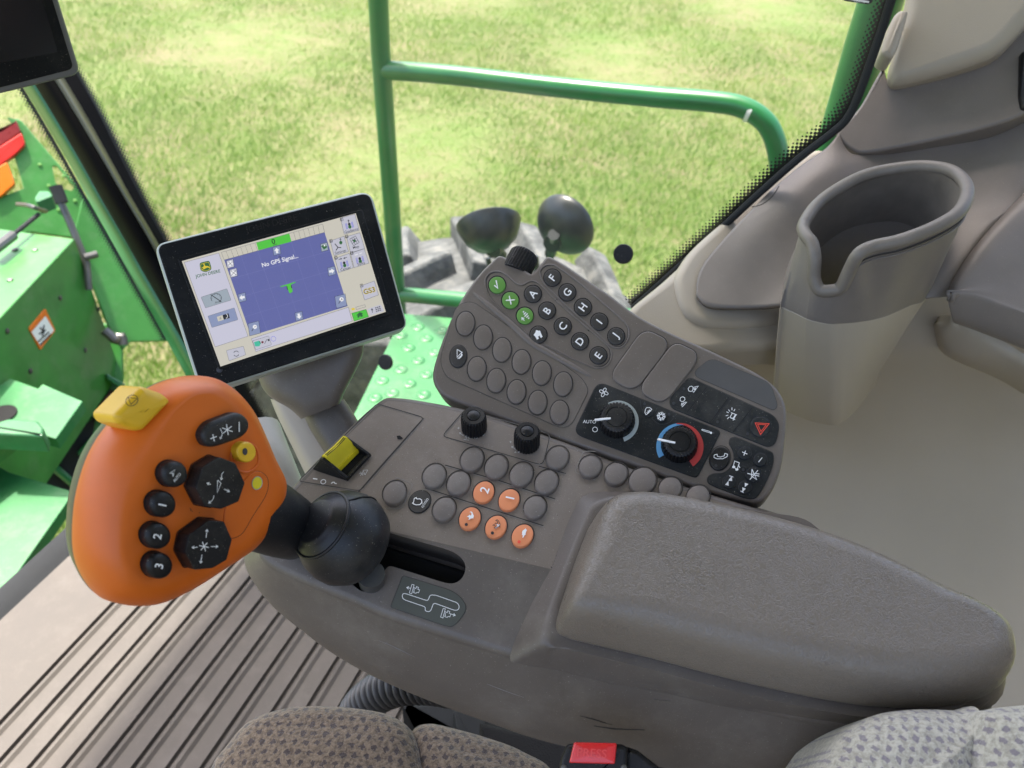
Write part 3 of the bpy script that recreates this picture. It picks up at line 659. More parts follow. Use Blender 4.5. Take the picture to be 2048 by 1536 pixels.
# ================================================================== CAB SIDE TRIM, CUP HOLDER
def pl_at(x, y, d, n): return Plane(D(x, y, d), n)
sp_ = MB()
grid = []
XS = [1180, 1300, 1420, 1540, 1660, 1780, 1900, 2020, 2160]
XO = 0
rows = [(590, [.90, .90, .90, .90, .90, .90, .90, .90, .90]),
        (680, [.98, .97, .96, .95, .94, .93, .92, .90, .88]),
        (780, [1.10, 1.10, 1.09, 1.07, 1.04, 1.02, 1.00, .96, .93]),
        (880, [1.16, 1.16, 1.15, 1.13, 1.10, 1.07, 1.04, 1.00, .96]),
        (1000, [1.18, 1.18, 1.17, 1.15, 1.12, 1.09, 1.05, 1.01, .97]),
        (1150, [1.18, 1.18, 1.17, 1.15, 1.12, 1.08, 1.04, 1.00, .96]),
        (1350, [1.16, 1.16, 1.15, 1.13, 1.10, 1.06, 1.02, .98, .94]),
        (1560, [1.14, 1.14, 1.13, 1.11, 1.08, 1.04, 1.00, .96, .92])]
for y, ds in rows: grid.append([D(x, y + (60 if (y == 590 and x < 1350) else 0), d) for x, d in zip(XS, ds)])
sp_.patch(grid, M['beige'], 6, 6)
side = sp_.build('side_panel', wn=False, solid=.004)
tag(side, 'light beige moulded lower side panel behind the armrest and under the cup holder', 'trim panel')
# ledge of the lower panel: stepped bead running below the storage lid
nT = camdir(-.05, .55, .85)
# sill: beige base with lip, darker cover on it
SB = pl_at(1480, 560, .86, camdir(.18, .45, .88))
b = MB()
beige_o = crom([(1255, 622), (1330, 556), (1420, 474), (1510, 392), (1590, 322), (1660, 300), (1690, 420), (1660, 560), (1640, 690), (1560, 692), (1480, 696), (1400, 700), (1330, 690), (1270, 660)], 5)
b.slab(SB, beige_o, -.05, -.008, .012, M['beige'], bottom=True)
b.build('side_sill_base')
bpy.data.objects['side_sill_base'].name = 'window_ledge'
tag(bpy.data.objects['window_ledge'], 'pale beige ledge along the lower right edge of the window', 'trim panel')
b = MB()
lip_o = crom([(1352, 566), (1362, 528), (1400, 480), (1500, 396), (1590, 322), (1650, 300), (1690, 420), (1640, 600), (1570, 640), (1480, 652), (1410, 648), (1370, 622)], 5)
b.slab(SB, lip_o, -.05, -.001, .010, M['beige'], bottom=True); o = b.build('ledge_step'); tag(o, 'raised beige step around the dark window sill cover', 'trim panel')
st = thing('sill_cover', SB.P(1500, 500), 'smooth grey-taupe sill cover wrapping around the cup holder', 'trim panel')
b = MB()
Tg = [[(1392, 590, .835), (1408, 526, .85), (1512, 410, .86), (1590, 340, .865), (1650, 298, .865), (1678, 266, .865)],
      [(1420, 612, .825), (1470, 540, .835), (1540, 450, .84), (1620, 370, .845), (1680, 330, .85), (1706, 308, .86)],
      [(1500, 614, .815), (1560, 560, .82), (1620, 480, .83), (1690, 410, .84), (1740, 360, .85), (1790, 296, .86)],
      [(1600, 606, .80), (1660, 570, .80), (1720, 510, .81), (1790, 440, .825), (1850, 370, .84), (1890, 275, .85)],
      [(1740, 602, .79), (1790, 580, .79), (1840, 530, .80), (1890, 460, .81), (1940, 380, .825), (1980, 252, .845)],
      [(1886, 594, .78), (1900, 570, .78), (1935, 512, .785), (1990, 440, .795), (2060, 370, .81), (2120, 150, .83)],
      [(1893, 594, .80), (1908, 570, .80), (1943, 512, .80), (2000, 440, .81), (2080, 370, .83), (2200, 130, .86)]]
b.patch([[D(*p) for p in r] for r in Tg], M['sill'], 6, 6); b.build('cover', st, wn=False, solid=.006)
def surf_line(pts, dd, w, m, parent, name):
    b = MB(); b.tube([D(x, y, d - dd) for x, y, d in pts], w, m, 8, smooth=4); return b.build(name, parent)
surf_line([(1503, 414, .853), (1525, 408, .851), (1545, 392, .850), (1558, 372, .852)], .004, .0005, M['groove'], st, 'plug_mark')
# pillar base (darker) and pillar (beige)
PB = pl_at(1840, 200, .846, camdir(-.35, .15, .92))
b = MB(); b.slab(PB, crom([(1754, 152), (1768, 134), (1776, 158), (1800, 166), (1880, 146), (1970, 118), (2030, 70), (2100, 0), (2200, -60), (2260, 60), (2160, 160), (2060, 222), (1980, 253), (1850, 284), (1740, 305), (1708, 302), (1682, 282), (1674, 264), (1700, 236), (1724, 206)], 4), -.05, .003, .004, M['sill'], bottom=True)
o = b.build('pillar_base_trim'); tag(o, 'taupe trim at the foot of the upper right pillar, above the cup holder', 'trim panel')
PU = pl_at(1900, 60, .82, camdir(-.40, -.05, .9))
pt_ = thing('pillar_cover', PU.P(1900, 60), 'textured beige pillar cover at the upper right corner', 'trim panel')
b = MB(); b.slab(PU, crom([(1850, -200), (1822, -60), (1808, 10), (1792, 80), (1776, 140), (1780, 160), (1798, 166), (1880, 146), (1960, 120), (2000, 100), (2040, 60), (2110, -20), (2200, -100), (2200, -260), (2000, -260)], 4), -.06, .012, .016, M['beige'], bottom=True); b.build('cover', pt_)
PK = Plane(D(1790, 70, .80), camdir(-.2, .1, 1)); b = MB(); b.slab(PK, crom([(1812, 18), (1800, 19), (1788, 32), (1774, 66), (1764, 96), (1767, 108), (1784, 113), (1796, 96), (1808, 60), (1818, 24)], 3), -.03, .0, .006, M['beige'], dome=.002); b.build('latch_knob', pt_)
b = MB(); b.slab(Plane(D(2060, 150, .80), camdir(-.3, 0, .95)), rpoly([(2046, 100), (2120, 90), (2120, 230), (2043, 218), (2040, 190)], 5), -.03, 0, .006, M['black'], bottom=True)
tag(b.build('belt_guide'), 'black belt guide cut by the right edge above the storage lid', 'belt guide')
# storage lid at the right edge
LD = pl_at(2000, 520, .765, camdir(-.10, .60, .78)); LF = None
b = MB()
e0 = [(1893, 600, .775), (1905, 560, .772), (1952, 490, .775), (2010, 425, .785), (2080, 352, .80)]
e1 = [(1898, 604, .763), (1918, 566, .760), (1968, 504, .762), (2030, 440, .770), (2110, 372, .78)]
e2 = [(1902, 590, .755), (1960, 590, .755), (2010, 610, .755), (2060, 625, .755), (2150, 650, .755)]
e3 = [(1895, 618, .765), (1950, 632, .760), (2010, 652, .757), (2060, 668, .755), (2150, 702, .755)]
top_ = [[D(*p) for p in e0], [D(*p) for p in e1], [D(x, y, d) for x, y, d in [(1900, 582, .757), (1950, 576, .757), (2010, 560, .760), (2080, 540, .764), (2150, 520, .768)]],
        [D(x, y, d) for x, y, d in [(1896, 584, .757), (1952, 586, .756), (2010, 604, .756), (2060, 620, .756), (2150, 648, .756)]],
        [D(x, y, d) for x, y, d in [(1895, 596, .760), (1950, 600, .758), (2010, 620, .757), (2060, 636, .757), (2150, 664, .757)]],
        [D(x, y, d) for x, y, d in [(1905, 640, .785), (1950, 655, .782), (2010, 677, .780), (2060, 697, .778), (2150, 738, .775)]],
        [D(x, y, d) for x, y, d in [(1908, 646, .82), (1952, 660, .82), (2012, 684, .82), (2062, 704, .82), (2150, 746, .82)]]]
b.patch(top_, M['sill'], 6, 4); tag(b.build('storage_lid', wn=False, sharp=60, solid=.004), 'grey storage box lid with a rounded front face at the right edge', 'lid')
b = MB(); b.tube([D(*p) for p in [(1893, 585, .79), (1944, 500, .795), (2004, 432, .805), (2080, 352, .82)]], .0035, M['deep'], 8, smooth=4)
tag(b.build('lid_seal'), 'thin black gap seal along the left edge of the storage lid', 'seal')
# bead step below the lid
b = MB()
bd = [[(1850, 640, 1.02), (1892, 630, .86), (1915, 640, .84), (1960, 658, .83), (2020, 690, .82), (2060, 716, .81), (2160, 780, .80)],
      [(1848, 646, 1.02), (1888, 644, .862), (1922, 668, .845), (1966, 690, .835), (2024, 722, .825), (2064, 748, .815), (2160, 812, .805)],
      [(1845, 652, 1.03), (1874, 652, .885), (1890, 690, .885), (1920, 712, .880), (2000, 744, .870), (2056, 776, .860), (2160, 842, .85)],
      [(1840, 658, 1.04), (1862, 664, .95), (1880, 700, .93), (1912, 722, .93), (1992, 756, .92), (2050, 790, .91), (2160, 860, .90)]]
b.patch([[D(*p) for p in r] for r in bd], M['beige'], 6, 5); tag(b.build('panel_bead', wn=False, sharp=60), 'stepped beige moulding under the storage lid', 'trim panel')
# cup holder
CH = Plane(D(1760, 460, .70), camdir(-.30, .72, .62))
c5 = crop(1500, 280, 2.648)
rim = [(288, 440), (385, 315), (590, 195), (800, 148), (960, 143), (1085, 175), (1150, 262), (1112, 375), (980, 462), (800, 532), (650, 566), (592, 604), (556, 692), (514, 776), (440, 798), (362, 788), (328, 724), (334, 622), (320, 545), (292, 500)]
hR = [0, 0, 0, 0, 0, 0, 0, 0, 0, 0, 0, -.004, -.020, -.036, -.040, -.036, -.020, -.006, 0, 0]
seam = [(160, 860), (230, 600), (450, 450), (700, 400), (850, 400), (950, 450), (1010, 600), (942, 822), (850, 872), (740, 922), (655, 948), (600, 957), (550, 963), (500, 968), (430, 972), (370, 965), (310, 950), (260, 930), (212, 905), (175, 885)]
bot = [(120, 1330), (200, 1100), (300, 1000), (400, 950), (500, 950), (600, 1000), (680, 1100), (692, 1210), (640, 1290), (600, 1345), (560, 1390), (530, 1420), (500, 1440), (470, 1458), (430, 1465), (380, 1458), (320, 1445), (260, 1425), (200, 1400), (150, 1370)]
brim = list(rim)
for k_, v_, w_ in zip(range(11, 19), [(574, 600), (524, 606), (484, 606), (440, 600), (390, 586), (364, 568), (354, 558), (332, 534)], [(600, 957), (540, 965), (484, 969), (420, 971), (345, 958), (304, 946), (290, 940), (225, 908)]): brim[k_] = v_; seam[k_] = w_
B0 = [CH.P(*c5(p)) for p in brim]
def proj(p): q = R3.inverted() @ (p - CAM); return (1024 + F * q.x / -q.z, 768 - F * q.y / -q.z, -q.z)
def below(base, px):
    x, y = c5(px); lo_, hi_ = 0.0, .6
    for _ in range(40):
        m_ = (lo_ + hi_) / 2
        if proj(base - Z * m_)[1] < y: lo_ = m_
        else: hi_ = m_
    return D(x, y, proj(base - Z * lo_)[2])
def sm3(q): return [Vector(p) for p in crom([tuple(v) for v in q], 5)]
def ring3(px, hs, cv=c5, sm=5):
    q = [CH.P(*cv((x, y)), h) for (x, y), h in zip(px, hs)]
    return [Vector(p) for p in crom([tuple(v) for v in q], sm)]
def grow(ring, f, dz=0):
    c = sum(ring, Vector()) / len(ring); return [c + (p - c) * f + CH.n * dz for p in ring]
cu = thing('cup_holder', CH.P(*c5((500, 1000)), -.15), 'deep oval cup holder with a notched rubber rim on the window side', 'cup holder')
p1 = below(B0[14], seam[14]); SP = Plane(p1, camdir(.05, .74, .67)); p2 = below(B0[14], bot[14]); BP = Plane(p2 + (p2 - CAM).normalized() * .03, camdir(.0, .7, .7))
S1 = [SP.P(*c5(p)) for p in seam]; S2 = [BP.P(*c5(p)) for p in bot]
K0_ = []
for i, (b_, s_) in enumerate(zip(B0, S1)):
    if 11 <= i <= 18:
        ty = c5(rim[i])[1]; ts = [k / 60 for k in range(61)]; t = min(ts, key=lambda t: abs(proj(b_.lerp(s_, t))[1] - ty)); K0_.append(b_.lerp(s_, t))
    else: K0_.append(b_)
R0 = sm3(K0_); R1 = sm3(S1); R2 = sm3(S2)
b = MB(); b.tube(R0, .0060, M['cup'], 14, closed=True); 
lin = [(x - (x - 640) * .035, y + (350 - y) * .03) for x, y in rim]
R0i = sm3([(Vector(p)) for p in R0[::5]]); R0i = [sum(B0, Vector()) / 20 + (p - sum(B0, Vector()) / 20) * .945 - Z * .002 for p in R0i]
inn = [(x * .80 + 640 * .2, y * .8 + 420 * .2) for x, y in rim]
Ri1 = grow(R0i, .97, -.02); Ri1 = [Vector(p) for p in Ri1]
deepc = sum(R0, Vector()) / len(R0)
def lerp(A, B, t): return [a.lerp(c, t) for a, c in zip(A, B)]
def shr(r_, f): c_ = sum(r_, Vector()) / len(r_); return [c_ + (p - c_) * f for p in r_]
B0s = sm3(B0); I1 = lerp([p - Z * .07 for p in shr(B0s, .88)], shr(lerp(B0s, R1, .9), .84), .5)
I2 = lerp([p - Z * .16 for p in shr(B0s, .66)], shr(lerp(R1, R2, .6), .6), .5)
# inner wall: one ring of the plain oval well below the notch
b.rings([R0i, lerp(R0i, I1, .5), I1, lerp(I1, I2, .5), I2], M['cup'], cap1=True)
b.build('liner', cu)
O0 = grow(R0, 1.05, -.0035); mid = lerp(O0, R1, .5)
b = MB(); b.rings([O0, lerp(O0, R1, .25), mid, lerp(O0, R1, .75), lerp(O0, R1, .97), grow(R1, .992, -.002)], M['sill']); 
b.build('upper_shell', cu)
b = MB(); b.rings([grow(R1, .985), grow(R1, .998, -.0015), lerp(R1, R2, .3), lerp(R1, R2, .65), R2, grow(R2, .9, -.02)], M['beige'], cap1=True); b.build('lower_shell', cu)
b = MB(); gl = [(1190, 330), (1150, 420), (1040, 500), (820, 590), (650, 640), (592, 655), (560, 690)]
b2 = ring3(rim, hR)
for dz in (-.012, -.016):
    pts = [CH.P(*c5(p), dz) for p in [(1186, 330), (1140, 415), (1010, 500), (820, 572), (640, 612), (590, 650)]]
for k_, off in enumerate((.0095, .0135)):
    idx = range(int(6.5 * 5), int(11.2 * 5)); pts = [R0[i % 100].lerp(R1[i % 100], .0) + (R0[i % 100] - deepc).normalized() * .0012 - CH.n * off for i in idx]
    b.tube(pts, .0009, M['groove'] if k_ == 0 else M['sill'], 6)
b.build('shell_bead', cu)
# ================================================================== ARMREST CONSOLE
K0 = D(1000, 1000, .575)
K = Plane(K0, (-Vector((0.0, math.sin(math.radians(12)), 0)) + Z * math.cos(math.radians(12)) + Vector((-.03, 0, 0))))
FA = K.P(700, 1040); FB = K.P(1106, 1137); ax = (FB - FA).normalized()
Ln = Matrix.Rotation(math.radians(-14), 3, ax) @ K.n
Ln2 = Matrix.Rotation(math.radians(14), 3, ax) @ K.n
if Ln2.dot((CAM - FA).normalized()) > Ln.dot((CAM - FA).normalized()): Ln = Ln2
L = Plane(FA, Ln)                                             # front deck, sloping down towards the seat
con = thing('armrest_console', K.W(0, 0, -.12), 'taupe control console with keys, knobs and a padded armrest in the middle', 'console')
far_ = [(553, 1004), (578, 973), (640, 905), (700, 846), (757, 797), (790, 789), (870, 800), (960, 820), (1050, 850), (1150, 885), (1250, 925), (1400, 975), (1519, 1011), (1581, 1034), (1645, 1056), (1705, 1104), (1800, 1174), (1915, 1235), (2000, 1290), (2010, 1356)]
near_ = [(1990, 1400), (1930, 1440), (1840, 1456), (1700, 1462), (1500, 1420), (1300, 1375), (1150, 1345), (1022, 1317), (900, 1280), (779, 1241), (700, 1207), (640, 1183), (560, 1148), (520, 1122), (510, 1095), (522, 1050)]
keys = [K.P(*p) for p in far_] + [L.P(*p) for p in near_]
kn = [K.n] * len(far_) + [L.n] * len(near_)
low = [(x, y) for x, y in [(1900, 1470), (1840, 1520), (1760, 1570), (1650, 1600), (1450, 1560), (1250, 1520), (1080, 1480), (980, 1446), (880, 1410), (765, 1362), (680, 1316), (610, 1266), (548, 1206), (514, 1150), (507, 1112), (520, 1060)]]
def smooth3(k, n=4): return [Vector(p) for p in crom([tuple(v) for v in k], n)]
T0 = smooth3(keys); N0 = smooth3(kn); cen = sum(T0, Vector()) / len(T0)
def outward(ring, nr):
    n = len(ring); o = []
    for i in range(n):
        t = (ring[(i + 1) % n] - ring[i - 1]).normalized(); w = t.cross(nr[i]).normalized()
        if w.dot(ring[i] - cen) < 0 and i: pass
        o.append(w)
    s = sum(1 if w.dot(p - cen) > 0 else -1 for w, p in zip(o, ring)); return [w if s > 0 else -w for w in o]
OW = outward(T0, N0)
lowk = [p - K.n * .10 + (p - cen).normalized() * -.004 for p in keys[:len(far_)]] + [L.P(x, y, -.085) for x, y in low]
LW = smooth3(lowk)
r = .007
rs = []
for k in range(5):
    t = math.pi / 2 * (4 - k) / 4; rs.append([p - w * (r * (1 - math.cos(t))) - n * (r * (1 - math.sin(t))) for p, w, n in zip(T0, OW, N0)])
E = rs[-1]
for t, bl in ((.25, .006), (.5, .009), (.75, .007), (1, 0)): rs.append([a.lerp(c, t) + w * bl for a, c, w in zip(E, LW, OW)])
b = MB(); nn = len(T0); b.rings(rs, M['taupe_shaded'], cap0=False, cap1=True)
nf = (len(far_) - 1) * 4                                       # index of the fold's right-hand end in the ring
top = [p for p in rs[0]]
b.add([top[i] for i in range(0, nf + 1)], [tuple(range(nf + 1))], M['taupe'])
i2 = list(range(nf, nn)) + [0]; b.add([top[i] for i in i2], [tuple(range(len(i2)))], M['taupe_shaded'])
bm = bmesh.new()
body = b.build('console_body', con, wn=True, sharp=28)
bm.from_mesh(body.data); bmesh.ops.remove_doubles(bm, verts=bm.verts, dist=1e-5); bmesh.ops.recalc_face_normals(bm, faces=bm.faces); bm.to_mesh(body.data); bm.free()
body.data.shade_smooth(); body.data.set_sharp_from_angle(angle=math.radians(28))
c9 = crop(700, 1040, 3.7926)
slot = rpoly([(640, 1075), (700, 1042), (766, 1062), (911, 1104), (934, 1128), (926, 1158), (903, 1170), (779, 1131), (770, 1139), (762, 1160), (752, 1182), (725, 1186), (700, 1165), (650, 1130)], [10, 10, 14, 24, 24, 22, 22, 7, 7, 10, 18, 18, 16, 10])
k3 = MB(); q = np.array([L.uv(L.P(*p, 0)) for p in slot])
k3.rings([[L.W(a, c, .02) for a, c in q], [L.W(a, c, -.045) for a, c in q]], M['taupe_shaded'], cap0=True, cap1=True)
cut = k3.build('cut'); bool_cut(body, cut)
b = MB(); b.slab(L, [(600, 1120), (690, 1060), (800, 1100), (930, 1140), (960, 1200), (900, 1215), (740, 1190), (650, 1170)], -.052, -.030, .004, M['deep'])  # near-black sheet closing the slot from below
b.build('slot_backing', con)
# ---- grooves, inset panels, printed marks
b = MB()
c3 = crop(500, 760, 2.954); c6 = crop(740, 780, 4.267); c5b = crop(1120, 640, 4.042); c4 = crop(840, 480, 3.84)
gl = [(rpoly(c3((750, 140), (1030, 222), (650, 655), (285, 597)), [6, 10, 8, 8]), True), (rpoly([(931, 818), (884, 872), (1086, 931), (1101, 867)], [8, 10, 14, 14]), True)]
for p, cl_ in gl: b.line(K, p, 1.6, .0003, M['groove'], cl_); b.line(K, [(x + 1.4, y + 1.4) for x, y in p], .9, .00025, M['lip'], cl_)  # grooves drawn flat: dark line for shade, pale line for the lit edge
b.line(K, [(847, 836), (756, 938), (720, 980), (700, 1005)], 1.6, .0004, M['groove'])
for p in (c6((640, 640), (1100, 772), (1580, 930)), c6((470, 835), (900, 975), (1480, 1158)), c6((1440, 650), (1670, 712))):
    b.line(K, p, 2.0, .0003, M['groove']); b.line(K, [(x + 1, y + 2.2) for x, y in p], 1, .0003, M['lip'])
b.line(K, rpoly(c3((855, 572), (965, 612), (895, 760), (800, 762)), 8)[3:], 1.3, .0003, M['lip'])
b.line(K, rpoly([(1195, 903), (1167, 902), (1149, 944), (1195, 962)], 6)[4:-4], 1.3, .0003, M['lip'])
b.poly(K, c3((866, 330), (885, 328), (905, 345), (890, 350), (872, 350)), .0006, M['deep'])
cx = c3
b.line(K, cx((372, 582), (398, 586)), 2.4, .0005, M['white']); b.line(K, ell(*cx((433, 601)), 5, 4.2, -20), 1.6, .0005, M['white'], True)
b.line(K, cx((480, 612), (488, 604), (498, 604), (502, 611), (512, 612)), 2, .0005, M['white'])
s9 = lambda *p: crop(480, 640, 4.518)(*p)
b.lines(K, [s9((1075, 1385), (1125, 1392)), s9((1085, 1370), (1112, 1405)), s9((1112, 1368), (1088, 1408)), s9((1110, 1358), (1155, 1355)), s9((1155, 1355), (1130, 1400)), s9((1130, 1400), (1112, 1360))], 1.2, .0005, M['greyprint'])
# marks under the two knobs
def knobmarks(dx, dy, kind):
    g_ = lambda *p: [(740 + (a + dx) / 4.267, 780 + (c + dy) / 4.267) for a, c in p]
    b.lines(K, [g_((745, 325), (765, 325)), g_((755, 315), (755, 335)), g_((965, 390), (977, 380))], 1.0, .0005, M['greyprint'])
    b.arrow(K, g_((798, 390))[0], g_((764, 364))[0], 1.1, .0005, M['greyprint'], 3.5); b.arrow(K, g_((870, 410))[0], g_((916, 408))[0], 1.1, .0005, M['greyprint'], 3.5)
    if kind: b.lines(K, [g_((815, 392), (822, 415), (832, 392), (815, 392)), g_((840, 392), (842, 415)), g_((850, 395), (852, 415)), g_((800, 422), (845, 428))], 1.0, .0005, M['greyprint'])
    else: b.lines(K, [g_((800, 400), (790, 415), (805, 415)), g_((815, 400), (840, 415)), g_((838, 398), (816, 418)), g_((828, 395), (826, 420)), g_((850, 398), (856, 420)), g_((862, 398), (866, 418))], 1.0, .0005, M['greyprint'])
knobmarks(0, 0, 1); knobmarks(445, 118, 0)
b.build('groove_and_print_marks', con, wn=False)
# ---- dirt and scuffs lying on the console
rng_ = random.Random(3); ds = MB()
def speck(x, y, r_, m): ds.poly(K, [(x + r_ * rng_.uniform(.6, 1.3) * math.cos(a), y + r_ * rng_.uniform(.6, 1.3) * math.sin(a)) for a in (0, 1.2, 2.4, 3.7, 5.0)], .0007, m)
for i in range(70): t = rng_.random(); speck(1128 - 22 * t + rng_.gauss(0, 4), 1092 + 45 * t + rng_.gauss(0, 5), rng_.uniform(.4, 1.3), M['groove'])
for i in range(150): speck(rng_.uniform(790, 1160), rng_.uniform(905, 1075), rng_.uniform(.3, .7), M['groove'])
for i in range(120): speck(rng_.uniform(760, 1160), rng_.uniform(860, 1085), rng_.uniform(.25, .6), M['greyprint'])
tag(ds.build('dirt_specks', con, wn=False), None, kind='stuff')
def bhit(x, y):
    o_ = Vector(body['_o']); dr = ray(x, y).normalized(); ok, loc, nr, _ = body.ray_cast(CAM - o_, dr)
    return (loc + o_ - dr * .0002) if ok else None
sc = MB()
for pts, w_, m_ in (([(757, 1281), (780, 1290), (805, 1302), (829, 1314)], .00022, 'lip'), ([(974, 1368), (1000, 1378), (1024, 1387), (1048, 1395)], .00025, 'lip'), ([(1160, 1432), (1185, 1438), (1212, 1446)], .0005, 'groove'), ([(1188, 1452), (1230, 1458), (1290, 1460)], .0006, 'groove'), ([(1200, 1444), (1225, 1450)], .0004, 'groove'), ([(1308, 1399), (1340, 1402)], .0003, 'groove')):
    q_ = [bhit(*p) for p in pts]
    if all(q_): sc.tube(q_, lambda t, w_=w_: w_ * (.3 + .7 * math.sin(math.pi * t)), M[m_], 6)
if sc.v: tag(sc.build('scuff_marks', con, wn=False), None, kind='stuff')
# ---- keys
def key(pl, parent, cx, cy, a, bb, rot, m, h=.0035, r=.0012, dome=.0006, ring=True, lab=None, name='button', h0=0):
    k = MB(); k.slab(pl, ell(cx, cy, a, bb, rot, 40), h0, h, r, m, dome=dome)
    if ring: k.line(pl, ell(cx + .3, cy + .6, a + 1.0, bb + 1.0, rot, 40), 2.0, h0 + .0003, M['groove'], True)
    return k
gk = [(870, 588), (1078, 650), (1292, 715), (1507, 780), (547, 728), (755, 790), (632, 1013), (208, 873)]
for i, (x, y) in enumerate(gk):
    X, Y = c6((x, y)); k = key(K, con, X, Y, 25.5, 21.8, -48, M['rubber_key'], .0045, .0018, .0010); k.build('button', con)
for X, Y in ((1115, 914), (1070, 1013.6)): key(K, con, X, Y, 24, 21.5, -45, M['rubber_key'], .0045, .0018, .0010).build('button', con)
for X, Y, a, c_ in ((1181, 931.5, 23, 21.5), (1232.6, 946.5, 23.5, 22), (1285.8, 960, 28, 26), (1341, 975, 23.5, 22), (1396.6, 991.5, 23.5, 22)):
    key(K, con, X, Y, a, c_, -25, M['rubber_key'], .0045, .0018, .0010).build('button', con)
hk = .0032
X, Y = c6((423, 952)); k = key(K, con, X, Y, 23.5, 19.5, -48, M['darkkey'], .0012, .0004, 0)
w = M['white']; g6 = lambda *p: c6(*p)
k.line(K, g6((372, 955), (362, 965), (375, 975), (390, 978)), 1.6, .0018, w)
k.line(K, g6((378, 925), (372, 955), (366, 968), (392, 980), (425, 978), (443, 960), (440, 938), (425, 928), (405, 930), (395, 925), (395, 918), (378, 925)), 1.7, .0018, w)
k.text(K, 'n/min', *c6((466, 962)), 6.0, -57, .0018, w); tag(k.build('button', con), 'flat dark grey key printed n/min')
for (x, y), t in (((970, 868), '2'), ((1187, 935), '1')):
    X, Y = c6((x, y)); k = key(K, con, X, Y, 22.8, 19.6, -50, M['orangekey'], .003, .001, .0004)
    tx, ty = c6((x + 8, y - 15)); k.text(K, t, tx, ty, 15.5, -70 if t == '2' else -78, .0044, w, .012); tag(k.build('button', con), 'orange key printed %s' % t)
def hare(k, T, filled):
    body_ = [(-26, -8), (-14, -16), (-6, -24), (2, -14), (10, -20), (12, -34), (4, -46), (-8, -48), (6, -56), (20, -46), (26, -30), (34, -10), (28, 6), (34, 14), (24, 10), (14, 12), (2, 14), (-8, 24), (-22, 22), (-12, 14), (-12, 4), (-24, -2), (-36, -4)]
    pts = [T(x, y) for x, y in body_]
    if filled: k.poly(K, pts, .0042, w)
    else: k.line(K, pts, 1.1, .0042, M['groove'], True); k.lines(K, [[pts[3], pts[12]], [pts[17], pts[11]]], 2.2, .0041, w)
for (x, y), kind in (((852, 1093), 0), ((1075, 1165), 1), ((1302, 1240), 2)):
    X, Y = c6((x, y)); k = key(K, con, X, Y, 23.8, 20.2, -52, M['orangekey'], .003, .001, .0004)
    T = lambda a, c_: c6((x + a * .9 + 4, y + c_ * .9 - 8))
    if kind < 2: hare(k, T, kind == 0)
    else:
        k.poly(K, [T(a, c_) for a, c_ in [(28, -60), (26, -50), (34, -44), (40, -38), (32, -36), (28, -20), (22, -4), (30, -2), (22, 4), (12, 10), (6, 26), (-2, 32), (-8, 28), (-2, 16), (-4, 6), (-14, 8), (-8, -2), (-10, -20), (-2, -38), (12, -46)]], .0042, w)
    dx, dy = c6((x - 30, y + 55)); k.poly(K, ell(dx, dy, 3.2, 3.2, 0, 20), .0042, M['dot'] if kind < 2 else M['hazred'])
    tag(k.build('button', con), ['orange key with a running hare', 'orange key with an outlined hare', 'orange key with a tortoise'][kind])
# ---- two knurled knobs
def knob(pl, parent, cx, cy, rad, h, name='knob', teeth=30, base=0, mat='black'):
    c = pl.P(cx, cy, base); rr = rad; t = teeth
    md = lambda k, r_, hh: (1 + (.045 if (k % 4 < 2) else -.035)) if r_ > rad * .8 and hh < h * .95 else 1
    k = MB(); k.lathe(c, pl.n, [(rr * .97, 0), (rr, .001), (rr, h * .72), (rr * .94, h * .93), (rr * .86, h), (rr * .56, h), (rr * .54, h - .0007), (rr * .50, h - .0007), (rr * .48, h + .0002), (rr * .25, h + .0012), (.0003, h + .0015)], M[mat], t * 4, md)
    return k
kr = (K.P(1000, 850) - K.P(1024.5, 850)).length
for X, Y in ((948.5, 857), (1053.5, 888)): knob(K, con, X, Y, kr, .0175, teeth=26).build('knob', con, sharp=30)
# ---- yellow safety rocker in its black guard
def KP(x, y, h=0): return K.P(x, y, h)
A, B, C_, Dd = K.P(647, 937), K.P(695, 963), K.P(743, 912), K.P(694, 893)
nk = K.n; H = .0155
b = MB(); th = .0022
e1 = (Dd - A).normalized()
for base0, base1, s_ in ((A, B, 1), (Dd, C_, -1)):
    o_ = e1 * th * s_; tri = [base0, base1 , base1 + nk * .0035, base0 + (base1 - base0) * .12 + nk * H, base0 + nk * (H - .002)]
    b.rings([tri, [p + o_ for p in tri]], M['black'], cap0=True, cap1=True)
b.rings([[B, C_, C_ + nk * .0035, B + nk * .0035], [B + (A - B).normalized() * .003, C_ + (Dd - C_).normalized() * .003, C_ + (Dd - C_).normalized() * .003 + nk * .003, B + (A - B).normalized() * .003 + nk * .003]], M['black'], cap0=True, cap1=True)
b.add([A + nk * .0008, B + nk * .0008, C_ + nk * .0008, Dd + nk * .0008], [(0, 1, 2, 3)], M['deep'])
b.add([A, Dd, Dd + nk * (H - .002), A + nk * (H - .002)], [(0, 1, 2, 3)], M['black'])
fw = K.P(624, 940); fv = [A, A + (B - A) * .15, fw + (B - A) * .15, fw, A + nk * (H - .003)]
b.add([A, K.P(622, 938), K.P(634, 925), A + nk * (H - .003), B, K.P(637, 944)], [(0, 3, 1), (1, 3, 5), (5, 3, 4), (0, 1, 5, 4), (1, 3, 2)], M['black'])
b.build('switch_guard', con, bevel=.0006, sharp=25)
b = MB(); rs = []
prof = [(.02, H + .0005), (.10, H + .0025), (.22, H + .0022), (.34, H - .0015), (.44, H - .006), (.50, H - .0085), (.52, H - .0095), (.56, H - .0093), (.60, .003), (.58, .0015), (.1, .002), (.02, .004)]
